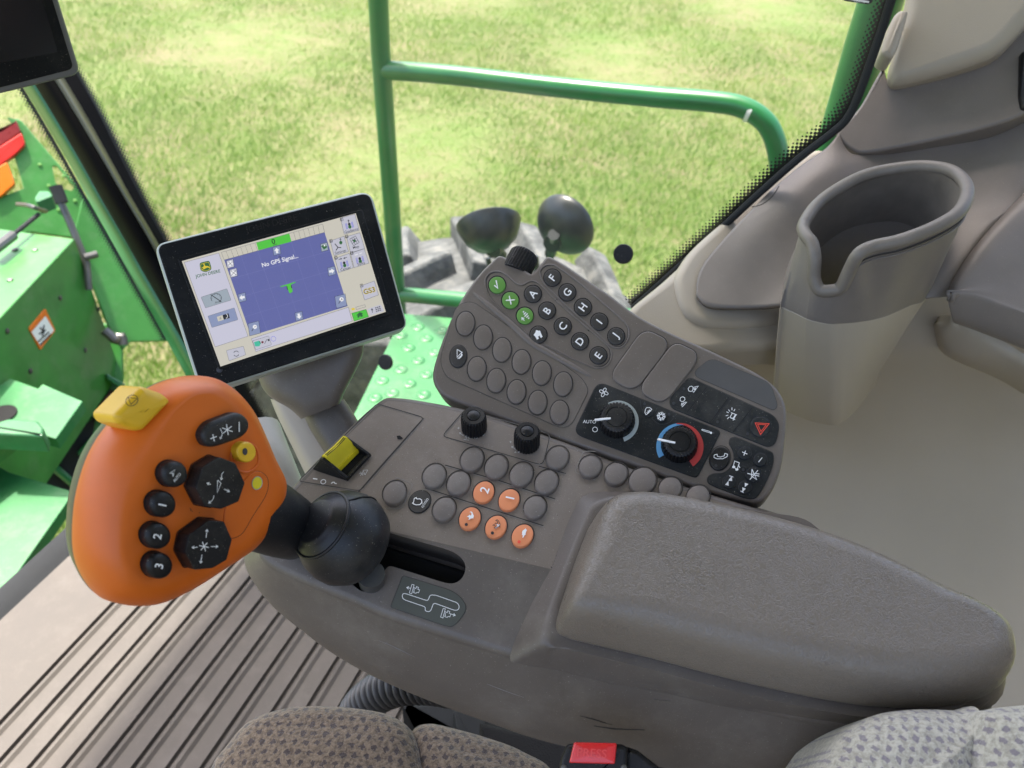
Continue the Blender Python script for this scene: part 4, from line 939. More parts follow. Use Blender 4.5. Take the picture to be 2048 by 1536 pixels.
for t in np.linspace(.07, .93, 6): 
    a0 = A.lerp(Dd, t); b0 = B.lerp(C_, t); rs.append([a0.lerp(b0, s_) + nk * (h - .0012 * math.sin(math.pi * t) * (s_ < .5)) for s_, h in prof])
b.rings(rs, M['yellow2'], cap0=True, cap1=True)
a1 = A.lerp(Dd, .1); 
for s_ in (.14, .20):
    p0 = A.lerp(Dd, .12).lerp(B.lerp(C_, .12), s_) + nk * (H + .0022); p1 = A.lerp(Dd, .88).lerp(B.lerp(C_, .88), s_) + nk * (H + .0022); pm = p0.lerp(p1, .5) + nk * (-.0012); b.tube([p0, pm, p1], .0003, M['groove'], 6, smooth=5)
b.build('rocker_switch', con, sharp=30)
# ---- plaque with shift pattern
b = MB(); pq = rpoly(c9((400, 422), (800, 545), (882, 640), (875, 700), (790, 806), (735, 806), (308, 660)), [5, 22, 22, 16, 22, 16, 4])
b.slab(L, pq, 0, .0006, .0002, M['olive']); b.line(L, pq, 1.8, .0003, M['groove'], True)
S9 = rpoly(c9((415, 556), (592, 614), (606, 568), (650, 570), (815, 628), (830, 655), (822, 682), (795, 686), (634, 628), (612, 690), (592, 696), (568, 688), (574, 660), (415, 606), (396, 590), (398, 562)), 5)
b.line(L, S9, 1.3, .0009, w, True)
for dx, dy, fl_ in ((0, 0, 1), (237, 183, -1)):
    g_ = lambda *p: c9(*[(a + dx, c_ + dy) for a, c_ in p])
    b.lines(L, [g_((470, 488), (486, 492), (468, 560), (450, 553), (470, 488)), g_((480, 510), (500, 520), (505, 505), (520, 512), (515, 525), (528, 530), (520, 552), (508, 548), (500, 556), (482, 550), (484, 540)), g_((486, 520), (486, 545))], 1.1, .0009, w)
    if fl_ > 0: b.arrow(L, g_((460, 518)), g_((430, 512)), 1.3, .0009, w, 5)
    else: b.arrow(L, g_((530, 530)), g_((562, 540)), 1.3, .0009, w, 5)
b.build('shift_pattern_plate', con)
# ---- raised base under the pad and the pad itself
tk = [(1200, 1000, .010), (1165, 1050, .010), (1112, 1180, .010), (1086, 1270, .008), (1096, 1296, .004), (1135, 1300, .002), (1300, 1340, .0), (1500, 1392, .0), (1700, 1432, .0), (1850, 1440, .0), (1945, 1404, .002), (2010, 1350, .004), (1995, 1285, .004), (1915, 1232, .004), (1790, 1168, .004), (1698, 1106, .005), (1640, 1058, .007), (1597, 1033, .008), (1500, 1020, .008), (1300, 990, .010)]
bk = [K.P(1180, 985), K.P(1138, 1040), L.P(1062, 1210), L.P(1020, 1312, .0), L.P(1050, 1330, -.002), L.P(1130, 1344, -.004)] + [L.P(x, y, -.012) for x, y in ((1300, 1388), (1500, 1430), (1700, 1462), (1840, 1462), (1925, 1440), (2005, 1390))] + [K.P(x, y, -.02) for x, y in ((2000, 1290), (1915, 1238), (1795, 1178), (1702, 1110), (1646, 1068), (1588, 1040), (1500, 1012), (1300, 975))]
TT = smooth3([K.P(*p) for p in tk]); BB = smooth3(bk); c0 = sum(TT, Vector()) / len(TT)
b = MB(); ins = [c0 + (p - c0) * .965 for p in TT]
md1 = [t.lerp(q, .10) + K.n * .0000 for t, q in zip(TT, BB)]
b.rings([BB, [q.lerp(t, .12) + K.n * .0 for q, t in zip(BB, TT)], [q.lerp(t, .5) for q, t in zip(BB, TT)], [q.lerp(t, .9) - K.n * .0006 for q, t in zip(BB, TT)], [t + (c0 - t) * .008 for t in TT], ins], M['taupe_shaded'], cap1=True)
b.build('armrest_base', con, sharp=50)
pad = [(1225, 983, .030), (1300, 982, .026), (1440, 1008, .025), (1580, 1043, .025), (1700, 1084, .025), (1830, 1146, .025), (1950, 1204, .026), (2024, 1256, .028), (2046, 1308, .030), (2026, 1352, .024), (1960, 1392, .018), (1850, 1411, .014), (1700, 1404, .012), (1500, 1364, .012), (1300, 1312, .012), (1180, 1284, .012), (1130, 1268, .014), (1113, 1240, .020), (1133, 1160, .028), (1163, 1070, .034), (1190, 1006, .038)]
q = crom([K.uv(K.P(*p)) for p in pad], 5)
b = MB()
qa = np.array(q); d_ = np.roll(qa, -1, 0) - np.roll(qa, 1, 0); d_ /= np.linalg.norm(d_, axis=1, keepdims=True); ar = np.sum(qa[:, 0] * np.roll(qa[:, 1], -1) - qa[:, 1] * np.roll(qa[:, 0], -1)); nm = np.stack([d_[:, 1], -d_[:, 0]], 1) * (1 if ar > 0 else -1)
prof = [(-.006, .004), (-.001, .006), (0, .010), (-.0015, .018), (-.004, .028), (-.007, .036), (-.0105, .0415), (-.016, .0450), (-.024, .0465)]
q0_ = qa - nm * .006
ins_ = insets(qa, [max(0, -o_) for o_, h in prof[2:]])
b.rings([[K.W(a, c_, prof[0][1]) for a, c_ in qa + nm * -.004], [K.W(a, c_, prof[1][1]) for a, c_ in qa + nm * -.001]] + [[K.W(a, c_, h) for a, c_ in qq] for qq, (o_, h) in zip(ins_, prof[2:])], M['pad'], cap0=True, cap1=True)
b.build('armrest_pad', con, sharp=60)
# ================================================================== KEYPAD UNIT
q0 = K.P(1260, 930, -.004)
tc_ = (CAM - q0).normalized()
Q = Plane(q0, (tc_ + camdir(0, .22, 0) * .30).normalized())
kp = thing('control_keypad', Q.P(1200, 760, -.02), 'taupe keypad panel with lettered keys, climate dials and radio keys, behind the console', 'control panel')
out = rpoly([(996, 508), (1008, 511), (1062, 546), (1074, 534), (1094, 508), (1126, 524), (1178, 560), (1218, 586), (1272, 628), (1333, 660), (1417, 697), (1516, 744), (1556, 774), (1573, 808), (1575, 840), (1566, 936), (1542, 990), (1518, 1008), (1450, 992), (1390, 975), (1250, 925), (1150, 890), (1000, 836), (923, 809), (885, 793), (866, 768), (863, 744), (877, 696), (908, 618), (952, 550)],
            [8, 6, 2, 6, 10, 20, 30, 30, 30, 50, 50, 30, 26, 22, 20, 50, 26, 20, 30, 30, 60, 60, 50, 20, 14, 14, 20, 30, 50, 50])
b = MB(); b.slab(Q, out, -.022, 0, .0035, M['taupe_key'], bottom=True, nr=5); 
ins = rpoly([(944, 602), (1163, 755), (1178, 780), (1143, 850), (1122, 856), (892, 754), (879, 722), (913, 610)], [14, 14, 12, 14, 12, 14, 20, 16])
b.slab(Q, ins, 0, .0006, .0003, M['taupe_key']); b.line(Q, ins, 1.6, .0002, M['groove'], True)
g1 = crom(c4((500, 330), (515, 275), (555, 245), (610, 243), (660, 265), (730, 325), (770, 343), (800, 340), (830, 322), (870, 315), (920, 340), (1000, 420), (1150, 560), (1300, 690), (1430, 800), (1466, 850), (1468, 910), (1435, 962), (1370, 982), (1300, 965), (1130, 890), (980, 812), (945, 805), (900, 816), (850, 795), (825, 760), (818, 715), (770, 670), (620, 530), (530, 430)), 3)
g2 = crom(c4((922, 260), (930, 222), (965, 194), (1020, 190), (1060, 210), (1200, 310), (1400, 480), (1560, 620), (1600, 680), (1602, 750), (1565, 812), (1510, 828), (1450, 800), (1350, 700), (1200, 570), (1060, 440), (960, 340)), 3)
for g_ in (g1, g2):
    b.tube([Q.P(x, y, .0001) for x, y in g_], .00075, M['taupe_key'], 8, closed=True)
    gc = np.mean(g_, 0); b.tube([Q.P(x + (gc[0] - x) * .02, y + (gc[1] - y) * .02, -.0001) for x, y in g_], .00045, M['groove'], 6, closed=True)
# raised rib between the lower keys and the upper group
rb = c4((400, 400), (520, 500), (700, 650), (850, 790), (1000, 880), (1200, 990), (1330, 1060))
b.tube([Q.P(*p, -.0015) for p in rb], lambda t: .0012 + .0024 * math.sin(math.pi * min(1, max(0, t))) ** .7, M['taupe_key'], 14, smooth=5)
for x, y in ((1045, 462), (1298, 692)): b.lathe(Q.P(*c4((x, y)), 0), Q.n, [(.0011, 0), (.0011, .0004), (.0004, .0003)], M['deep'], 14)
b.build('housing', kp, sharp=32)
# dial wheel between the horns
b = MB(); c = Q.P(1043, 520, -.010); axd = (Q.P(1078, 560, 0) - Q.P(1040, 500, 0)).normalized(); 
axd = (Q.P(1043, 530, 0) - Q.P(1022, 492, 0)).normalized(); axn = (Q.P(1020, 494, 0) - Q.P(1039, 459, 0)).normalized()
ax_ = (Q.P(1030, 540) - Q.P(1052, 500)).normalized(); w_ = (Q.P(1000, 500) - Q.P(1029, 500)).length
b.lathe(Q.P(1030, 546, -.009), -ax_, [(w_ * .98, 0), (w_, .002), (w_, .0185), (w_ * .92, .021), (w_ * .7, .0215)], M['black'], 120, lambda k, r_, h: 1.0 + (.03 if k % 4 < 2 else -.03) if h > .001 and h < .019 else 1)
b.build('thumb_wheel', kp, sharp=30)
rk = 16.6
def qkey(x, y, m, txt=None, sz=12, off=.012, th=-53, lab=None, extra=None):
    X, Y = c4((x, y)); k = MB(); k.slab(Q, ell(X, Y, rk, rk, 0, 40), 0, .0018, .0007, m, dome=.0004); k.line(Q, ell(X, Y, rk + .9, rk + .9, 0, 40), 1.8, .0003, M['deep'], True)
    if txt: k.text(Q, txt, X, Y, sz, th, .0026, w, off)
    if extra: extra(k, X, Y)
    tag(k.build('button', kp), lab)
G_ = lambda k, X, Y, ls, wd=2.4, h=.0026: k.lines(Q, [[(X + a, Y + c_) for a, c_ in l] for l in ls], wd, h, w)
qkey(592, 344, M['greenkey'], lab='green key with a check mark', extra=lambda k, X, Y: G_(k, X, Y, [[(-5.5, 1), (1, 6.5), (-2, -9)]], 2.4, .0027))
qkey(693, 462, M['greenkey'], 'X', 12, th=-53, lab='green key with an X')
def lst(k, X, Y):
    for i in range(3):
        for j in range(3):
            a = -1 + 3.6 * i - 2.0 * (2 - j) * .3 + 1.0 * j; c_ = -7 + 4.2 * j + 2.4 * i * .9; k.line(Q, [(X + a - 1.2 + 1.6, Y + c_ - 2), (X + a - 1.2, Y + c_ + .6)], 2.2, .0026, w)
    k.arrow(Q, (X - 1, Y + 10), (X - 6, Y + 4), 1.6, .0026, w, 5)
qkey(805, 581, M['greenkey'], lab='green key with an arrow and lines', extra=lst)
def home(k, X, Y): k.poly(Q, [(X + a, Y + c_) for a, c_ in [(-10, 1), (-6, -5), (-5, -9), (-2, -9), (-1, -8), (3, -8), (8, 4), (5, 7), (2, 2), (-1, 4), (1, 8), (-3, 10), (-7, 3)]], .0026, w)
qkey(910, 727, M['darkkey'], lab='dark key with a house', extra=home)
for (x, y), t in {(867, 414): 'A', (976, 542): 'B', (1096, 662): 'C', (1228, 778): 'D', (1370, 886): 'E', (1017, 289): 'F', (1131, 402): 'G', (1251, 515): 'H', (1377, 627): 'I', (1507, 739): 'J'}.items():
    qkey(x, y, M['darkkey'], t, 13, lab='dark round key lettered %s' % t)
for x, y in [(347, 640), (483, 745), (629, 842), (778, 934), (935, 1020), (1098, 1105), (435, 987), (584, 1078), (740, 1165), (902, 1247), (1070, 1323)]:
    X, Y = c4((x, y)); key(Q, kp, X, Y, 18.2, 24, 6, M['taupe_key'], .0026, .0011, .0006, h0=.0005).build('button', kp)
X, Y = c4((293, 892)); k = key(Q, kp, X, Y, 16.5, 22, 6, M['darkkey'], .0018, .0007, .0003, h0=.0005)
k.lines(Q, [c4((285, 840), (285, 900), (322, 862), (285, 840)), c4((290, 912), (318, 885), (318, 868), (326, 862)), c4((300, 912), (322, 890), (324, 875))], 1.5, .0028, w); tag(k.build('button', kp), 'dark oval key with an auger symbol')
P1 = rpoly([(1297, 660), (1334, 678), (1334, 700), (1278, 772), (1256, 778), (1226, 760), (1225, 742), (1278, 668)], [12, 12, 14, 12, 12, 14, 12, 12]); P2 = rpoly([(1356, 685), (1394, 703), (1393, 726), (1338, 796), (1318, 805), (1284, 788), (1283, 768), (1340, 692)], [12, 12, 14, 12, 12, 14, 12, 12])
for P_ in (P1, P2):
    k = MB(); k.slab(Q, P_, 0, .0026, .0012, M['taupe_key'], dome=.0004); k.line(Q, P_, 1.4, .0003, M['groove'], True); tag(k.build('blank_cover', kp), 'blank rounded switch cover')
k = MB(); P3 = rpoly([(1422, 716), (1541, 766), (1556, 812), (1548, 821), (1392, 754), (1389, 742)], [14, 16, 12, 6, 12, 12]); k.slab(Q, P3, 0, .0004, .0002, plastic('grey_label', (.070, .068, .066), .55, 1800, .1)); k.line(Q, P3, 1.0, .0003, M['groove'], True); k.build('blank_label', kp)
# light panel
lpn = thing  # (parts below hang on the keypad)
bp_ = MB(); P4 = rpoly([(1378, 754), (1548, 831), (1559, 850), (1552, 886), (1538, 895), (1342, 816), (1338, 800)], [10, 12, 12, 12, 12, 12, 12]); bp_.slab(Q, P4, 0, .0012, .0005, M['blackpanel']); bp_.line(Q, P4, 1.5, .0003, M['groove'], True)
for p in (c5b((1185, 545), (1030, 745)), c5b((1365, 625), (1215, 830)), c5b((1555, 710), (1400, 905)), c5b((960, 570), (1110, 635))): bp_.line(Q, p, 1.1, .0015, M['greyprint' if 0 else 'deep']); bp_.line(Q, [(x + .8, y + .2) for x, y in p], .5, .0016, M['dot'])
for x, y in ((1003, 555), (917, 672), (1275, 823), (1515, 919)): bp_.poly(Q, ell(*c5b((x, y)), 3, 3, 0, 18), .0016, M['dot'])
bp_.lines(Q, [c5b((1040, 572), (1036, 555), (1048, 538), (1066, 535), (1076, 545), (1072, 572), (1056, 578), (1040, 572)), c5b((1076, 545), (1118, 534), (1080, 585)), c5b((1082, 550), (1080, 562)), c5b((1090, 548), (1086, 565)), c5b((1098, 545), (1090, 570)), c5b((1072, 580), (1080, 580))], 1.2, .0017, w)
bp_.lines(Q, [c5b((970, 650), (974, 628), (992, 620), (1008, 628), (1010, 645), (1000, 656), (985, 660), (970, 650)), c5b((1026, 662), (990, 700), (985, 702)), c5b((985, 670), (980, 692)), c5b((994, 668), (988, 690)), c5b((1004, 662), (998, 682)), c5b((1014, 660), (1010, 672))], 1.2, .0017, w)
bp_.lines(Q, [c5b((1382, 748), (1430, 768)), c5b((1425, 762), (1398, 812)), c5b((1380, 790), (1415, 805)), c5b((1395, 750), (1375, 785), (1385, 795), (1402, 792), (1418, 765))], 1.5, .0017, w)
for a, c_ in ((0, -55), (25, -42), (-28, -38), (-45, -20), (-50, 12), (-38, 38)):
    X, Y = c5b((1390, 762)); f = 1 / 4.04; bp_.line(Q, [(X + a * f * .6, Y + c_ * f * .6), (X + a * f, Y + c_ * f)], 1.4, .0017, w)
bp_.build('light_switch_panel', kp)
k = MB(); X, Y = c5b((1621, 862)); k.slab(Q, ell(X, Y, 20.5, 20.5), .001, .0028, .001, M['blackpanel'], dome=.0003); k.line(Q, ell(X, Y, 21.3, 21.3), 1.2, .0016, M['dot'], True)
for s_, wd in ((1.0, 1.5), (.62, 1.3)):
    t = [(1578, 832), (1690, 838), (1621, 925)]; cx_, cy_ = 1630, 862; k.line(Q, c5b(*[(cx_ + (a - cx_) * s_, cy_ + (c_ - cy_) * s_) for a, c_ in t]), wd, .0036, M['hazred'], True)
tag(k.build('button', kp), 'round black key with a red warning triangle')
# climate panel
cpn = MB(); P5 = rpoly(c5b((345, 512), (1278, 888), (1296, 912), (1112, 1268), (1085, 1272), (150, 932), (122, 885), (290, 530)), [10, 8, 8, 8, 8, 12, 12, 12]); cpn.slab(Q, P5, 0, .0012, .0005, M['blackpanel']); cpn.line(Q, P5, 1.5, .0003, M['groove'], True)
for k_ in range(4):
    x, y = c5b((354, 585)); a = math.radians(90 * k_ + 20); cpn.line(Q, ell(x + 5.2 * math.cos(a), y + 5.2 * math.sin(a), 4.0, 2.8, math.degrees(a) + 12, 20), 1.2, .0016, w, True)
cpn.text(Q, 'AUTO', *c5b((238, 822)), 5.8, 2, .0016, w); cpn.line(Q, ell(*c5b((283, 885)), 4.8), 1.2, .0016, w, True)
def arc(cx, cy, r0, r1, a0, a1, m, h=.0015, taper=None):
    n_ = 40; A_ = ell(cx, cy, 1, 1, 0, n_, a0, a1); vs = []
    for i, (x, y) in enumerate(A_):
        f = taper(i / n_) if taper else 1; dx, dy = x - cx, y - cy; rr = r1; ri = r1 - (r1 - r0) * f; vs += [Q.P(cx + dx * rr, cy + dy * rr, h), Q.P(cx + dx * ri, cy + dy * ri, h)]
    cpn.add(vs, [(2 * i, 2 * i + 2, 2 * i + 3, 2 * i + 1) for i in range(n_)], m)
arc(1235.5, 843, 31, 42.0, -118, 72, M['ringgrey'], taper=lambda t: .3 + .7 * min(1, t * 1.6))
arc(1359.5, 893.5, 34, 47, 152, 290, M['blueprint'], taper=lambda t: 1 - .8 * t); arc(1359.5, 893.5, 34, 47.5, 262, 416, M['redprint'], .0018, taper=lambda t: .12 + .88 * min(1, t * 1.3))
cpn.line(Q, c5b((1222, 912), (1208, 900), (1150, 883), (1146, 888), (1150, 892), (1205, 910), (1222, 912)), 1.1, .0016, w); cpn.poly(Q, ell(*c5b((1221, 912)), 2.2), .0017, w)
for p in (c5b((648, 645), (655, 700), (680, 760), (730, 790)), c5b((935, 768), (895, 820), (855, 840), (800, 840), (740, 795)), c5b((788, 705), (745, 795))): cpn.line(Q, crom(p, 4, False), .8, .0016, M['dot'])
for x, y in ((684, 678), (880, 762)): cpn.poly(Q, ell(*c5b((x, y)), 3, 3, 0, 18), .0016, M['dot'])
cpn.build('climate_panel', kp)
k = MB(); X, Y = c5b((712, 738)); k.slab(Q, ell(X, Y, 12, 12), .001, .0024, .0008, M['blackpanel'], dome=.0003)
k.lines(Q, [c5b((700, 708), (690, 725), (686, 748), (695, 765), (708, 758), (742, 722), (725, 708), (700, 708)), c5b((706, 735), (716, 740), (722, 728), (735, 738)), c5b((700, 748), (712, 752), (718, 742))], 1.3, .0030, w); tag(k.build('button', kp), 'round black key with a windshield symbol')
k = MB(); X, Y = c5b((818, 778)); k.slab(Q, ell(X, Y, 12, 12), .001, .0024, .0008, M['blackpanel'], dome=.0003)
for i in range(8):
    a = math.radians(45 * i + 10); k.line(Q, [(X + 3.5 * math.cos(a), Y + 3.5 * math.sin(a)), (X + 9 * math.cos(a), Y + 9 * math.sin(a))], 1.5, .0030, w); k.line(Q, [(X + 8 * math.cos(a + .35), Y + 8 * math.sin(a + .35)), (X + 5.5 * math.cos(a), Y + 5.5 * math.sin(a)), (X + 8 * math.cos(a - .35), Y + 8 * math.sin(a - .35))], 1.0, .0031, w)
k.line(Q, ell(X, Y, 3.8), 1.5, .0032, w, True); tag(k.build('button', kp), 'round black key with a snowflake')
def dial(cx, cy, R, h, p0, p1, lab):
    c = Q.P(cx, cy, .0012); rr = (Q.P(cx, cy, .0012) - Q.P(cx + R, cy, .0012)).length
    md = lambda k, r_, hh: (1.015 if k % 5 < 3 else .955) if r_ > rr * .72 and hh > .001 and r_ < rr * 1.01 else 1
    k = MB(); k.lathe(c, Q.n, [(rr * 1.0, 0), (rr, .002), (rr * .97, h * .65), (rr * .86, h * .95), (rr * .74, h), (rr * .60, h), (rr * .575, h - .0006), (rr * .55, h - .0006), (rr * .54, h), (.0003, h + .0004)], M['black'], 150, md)
    o = k.build('dial', kp, sharp=28); tag(o, lab)
    k = MB(); a = Q.P(*p0, h + .0008); e = Q.P(*p1, h * .45 + .001); m_ = a.lerp(e, .72); m_ = Q.P((p0[0] * .22 + p1[0] * .78), (p0[1] * .22 + p1[1] * .78), h * .96 + .0006)
    k.tube([a, m_, e], .0010, M['white'], 10, smooth=3); k.build('pointer', o, sharp=60)
dial(1234, 843, 36, .011, (1221.5, 837), (1191, 840), 'left black ribbed dial with a white pointer at AUTO')
dial(1358, 892, 36.5, .011, (1350.5, 886), (1317, 879), 'right black ribbed dial in a blue and red ring')
# phone key and radio keys
k = MB(); X, Y = c5b((1292, 1118)); k.slab(Q, ell(X, Y, 19.5, 24, 20), 0, .0026, .001, M['black'], dome=.0004); k.line(Q, ell(X, Y, 21, 25.5, 20), 1.4, .0003, M['groove'], True)
k.line(Q, c5b((1246, 1092), (1245, 1112), (1270, 1122), (1315, 1122), (1350, 1105), (1355, 1085), (1332, 1078), (1328, 1098), (1298, 1108), (1272, 1102), (1270, 1085), (1246, 1092)), 1.3, .0034, w); k.poly(Q, ell(*c5b((1260, 1177)), 3), .0034, M['dot']); tag(k.build('button', kp), 'oval black key with a telephone handset')
mp = MB(); P6 = crom(c5b((1405, 948), (1440, 955), (1560, 1005), (1690, 1058), (1722, 1085), (1724, 1150), (1700, 1230), (1650, 1340), (1600, 1420), (1560, 1445), (1480, 1435), (1350, 1385), (1225, 1335), (1192, 1305), (1200, 1265), (1240, 1243), (1310, 1238), (1365, 1205), (1400, 1145), (1404, 1080), (1385, 1030), (1368, 1000), (1375, 962)), 4)
mp.slab(Q, P6, 0, .0012, .0005, M['blackpanel']); mp.line(Q, P6, 1.4, .0003, M['groove'], True)
mp.lines(Q, [c5b((1425, 1205), (1400, 1185), (1412, 1140), (1450, 1155), (1432, 1205))], 1.5, .0016, w); mp.poly(Q, ell(*c5b((1430, 1208)), 3.2, 2.5, -20), .0017, w); mp.poly(Q, ell(*c5b((1404, 1188)), 3.2, 2.5, -20), .0018, w); mp.line(Q, c5b((1440, 1170), (1455, 1195)), 1.5, .0019, w)
mp.line(Q, ell(*c5b((1480, 1208)), 7), .8, .0016, M['dot'], True); mp.poly(Q, ell(*c5b((1480, 1210)), 3), .0017, M['dot']); mp.build('radio_panel', kp)
def rkey(x, y, r_, lines, lab, polys=()):
    X, Y = c5b((x, y)); k = MB(); k.slab(Q, ell(X, Y, r_, r_), .001, .0026, .0009, M['blackpanel'], dome=.0004); k.line(Q, ell(X, Y, r_ + .6, r_ + .6), .9, .0015, M['dot'], True)
    k.lines(Q, [c5b(*l) for l in lines], 1.6, .0034, w)
    for p in polys: k.poly(Q, c5b(*p), .0034, w)
    tag(k.build('button', kp), lab)
rkey(1492, 1075, 13.5, [((1472, 1066), (1514, 1084)), ((1486, 1095), (1500, 1056))], 'small round black key with a plus')
rkey(1620, 1130, 13.5, [((1605, 1148), (1635, 1112))], 'small round black key with a minus')
rkey(1565, 1250, 15.5, [((1552, 1205), (1548, 1262), (1590, 1290), (1552, 1205)), ((1515, 1240), (1610, 1262)), ((1535, 1290), (1600, 1215)), ((1560, 1240), (1612, 1245))], 'small round black key with a crossed-out horn')
rkey(1367, 1310, 13.5, [((1368, 1258), (1400, 1270))], 'small round black key with upward double arrows', (((1360, 1298), (1388, 1262), (1392, 1302)), ((1334, 1332), (1362, 1300), (1364, 1340))))
rkey(1493, 1355, 13.5, [((1460, 1382), (1484, 1394))], 'small round black key with downward double arrows', (((1494, 1316), (1524, 1326), (1494, 1352)), ((1474, 1352), (1502, 1364), (1474, 1392))))
# ================================================================== DISPLAYS
MN = Plane(D(570, 580, .64), ((CAM - D(570, 580, .64)).normalized() + camdir(.0, .28, 0) * .25 + camdir(.0, 0, 0)).normalized())
c2 = crop(300, 360, 3.49)
mo = thing('main_display', MN.P(600, 720, -.03), 'black touchscreen display showing a field map, on a taupe stand', 'display')
hs = rpoly([(307, 488), (733, 380), (750, 396), (816, 650), (808, 660), (404, 786), (396, 776)], [18, 10, 22, 14, 12, 10, 10])
hs = rpoly([(306, 488), (742, 378), (817, 655), (401, 789)], [24, 28, 20, 24], 8)
b = MB(); b.slab(MN, hs, -.016, 0, .0035, M['bezeledge'], bottom=True, nr=5)
hi = rpoly([(313, 491), (739, 384), (813, 653), (405, 782)], [18, 20, 14, 18], 8)
b.slab(MN, hi, 0, .0012, .001, M['bezel'])
b.build('frame', mo, sharp=50)
b = MB(); hb = rpoly([(345, 522), (722, 428), (782, 640), (436, 745)], 24); b.slab(MN, hb, -.036, -.012, .004, M['black'], bottom=True); b.build('rear_case', mo)
b = MB(); r_o = rpoly(c2((190, 548), (1482, 203), (1694, 940), (482, 1330)), 5); r_i = rpoly(c2((222, 566), (1436, 232), (1646, 920), (492, 1302)), 1.5)
A_ = [MN.P(*p, .00135) for p in r_o]; B_ = [MN.P(*p, .0006) for p in r_i]
# recessed surround: sloping lip drawn as a real bevelled ring standing on the bezel
b.rings([[MN.P(*p, .0012) for p in r_o], [MN.P(*p, .0020) for p in rpoly(c2((196, 552), (1477, 209), (1688, 935), (486, 1325)), 5)], [MN.P(*p, .0020) for p in rpoly(c2((204, 556), (1466, 215), (1676, 932), (488, 1318)), 3)], [MN.P(*p, .0013) for p in r_i]], M['bezel']); b.build('screen_surround', mo, sharp=60)
b = MB(); b.text(MN, 'JOHN DEERE', *c2((848, 310)), 11.5, -14.3, .0014, M['black'], .01); 
b.lines(MN, [], 1, .001, M['black']); b.build('raised_lettering', mo, wn=False)
s = MB(); h = .0015; st_ = .00012
def sp2(m, *p, k=1): s.poly(MN, c2(*p), h + st_ * k, M[m])
def sl(m, wd, *p, k=3, closed=False): s.line(MN, c2(*p), wd, h + st_ * k, M[m], closed)
def st(t, x, y, size, m='s_black', off=0, k=4, th=-15): s.text(MN, t, *c2((x, y)), size * 1.16, th, h + st_ * k, M[m], off)
sp2('s_bg', (222, 566), (1436, 232), (1646, 920), (492, 1302), k=0)
sp2('s_left', (240, 575), (480, 510), (684, 1090), (455, 1165)); sl('s_line', .7, (240, 575), (480, 510), (684, 1090), (455, 1165), closed=True)
sp2('s_blue', (518, 558), (1218, 365), (1380, 880), (705, 1088))
for i in range(1, 6):
    t = i / 6; sl('s_grid', .5, (518 + 700 * t, 558 - 193 * t), (705 + 675 * t, 1088 - 208 * t), k=2)
for i in range(1, 4):
    t = i / 4; sl('s_grid', .5, (518 + 187 * t, 558 + 530 * t), (1218 + 162 * t, 365 + 515 * t), k=2)
sl('s_line', .7, (497, 505), (1205, 308), (1218, 365), (518, 558), closed=True)
for i in range(1, 22):
    if 8 <= i <= 13: continue
    t = i / 21; sl('s_black', .45, (497 + 708 * t, 505 - 197 * t), (518 + 700 * t, 558 - 193 * t))
sp2('s_green', (742, 438), (972, 374), (988, 430), (757, 490), k=4); st('0', 861, 428, 8, off=.01, k=6); st('(m)', 872, 453, 3, k=6)
st('No GPS Signal...', 908, 566, 6.2, 's_white', .016, k=6); st('0', 905, 540, 5, k=5)
def ibox(cx, cy, sz, m='s_key', k=3, ln='s_black'):
    p = [(cx - sz, cy - sz * .75), (cx + sz * .72, cy - sz * 1.2), (cx + sz, cy + sz * .75), (cx - sz * .72, cy + sz * 1.2)]; sp2(m, *p, k=k); sl(ln, .6, *p, k=k + 1, closed=True)
def arr(cx, cy, d, sz=20, k=6):
    a = math.radians(d); R_ = lambda u, v: (cx + u * math.cos(a) - v * math.sin(a), cy + u * math.sin(a) + v * math.cos(a))
    sp2('s_white', *[R_(*q) for q in ((sz, 0), (0, sz * .9), (0, sz * .4), (-sz * .9, sz * .4), (-sz * .9, -sz * .4), (0, -sz * .4), (0, -sz * .9))], k=k)
for cx, cy, d in ((885, 493, -100), (1268, 636, -12), (643, 820, 168), (1040, 950, 78)): ibox(cx, cy, 29, 's_bluegrey'); arr(cx, cy, d)
ibox(560, 585, 27); sp2('s_white', (540, 580), (562, 562), (582, 585), (558, 606), k=6); sl('s_black', .8, (550, 572), (572, 596), k=7); sl('s_black', .8, (572, 574), (548, 594), k=7)
ibox(583, 648, 28); sp2('s_white', (563, 640), (578, 628), (604, 650), (590, 668), (568, 668), k=6); sl('s_black', .8, (562, 632), (604, 664), k=7); sl('s_black', .8, (600, 630), (566, 668), k=7)
ibox(1217, 468, 27, 's_grey'); sp2('s_logo', (1196, 462), (1218, 445), (1238, 468), (1214, 486), k=6); sp2('s_white', (1212, 450), (1222, 450), (1224, 462), (1214, 464), k=7)
ibox(727, 1036, 44, 's_bluegrey'); s.poly(MN, ell(*c2((732, 1025)), 4.2), h + st_ * 6, M['s_white']); sl('s_black', 1.3, (725, 1033), (710, 1055), k=6); sl('s_black', .9, (726, 1027), (740, 1023), k=7)
ibox(1332, 845, 42, 's_bluegrey'); s.poly(MN, ell(*c2((1337, 833)), 4.2), h + st_ * 6, M['s_white']); sl('s_black', 1.3, (1330, 842), (1317, 862), k=6); sl('s_black', .9, (1331, 835), (1345, 831), k=7); sl('s_black', .9, (1336, 825), (1340, 840), k=7)
# machine symbol
sp2('s_green', (910, 742), (1015, 710), (1016, 718), (912, 749), k=5); sp2('s_green', (950, 735), (985, 726), (996, 780), (975, 792), (965, 770), k=5); sl('s_black', 1.5, (955, 742), (960, 765), k=6); sl('s_black', 1.5, (985, 735), (990, 755), k=6)
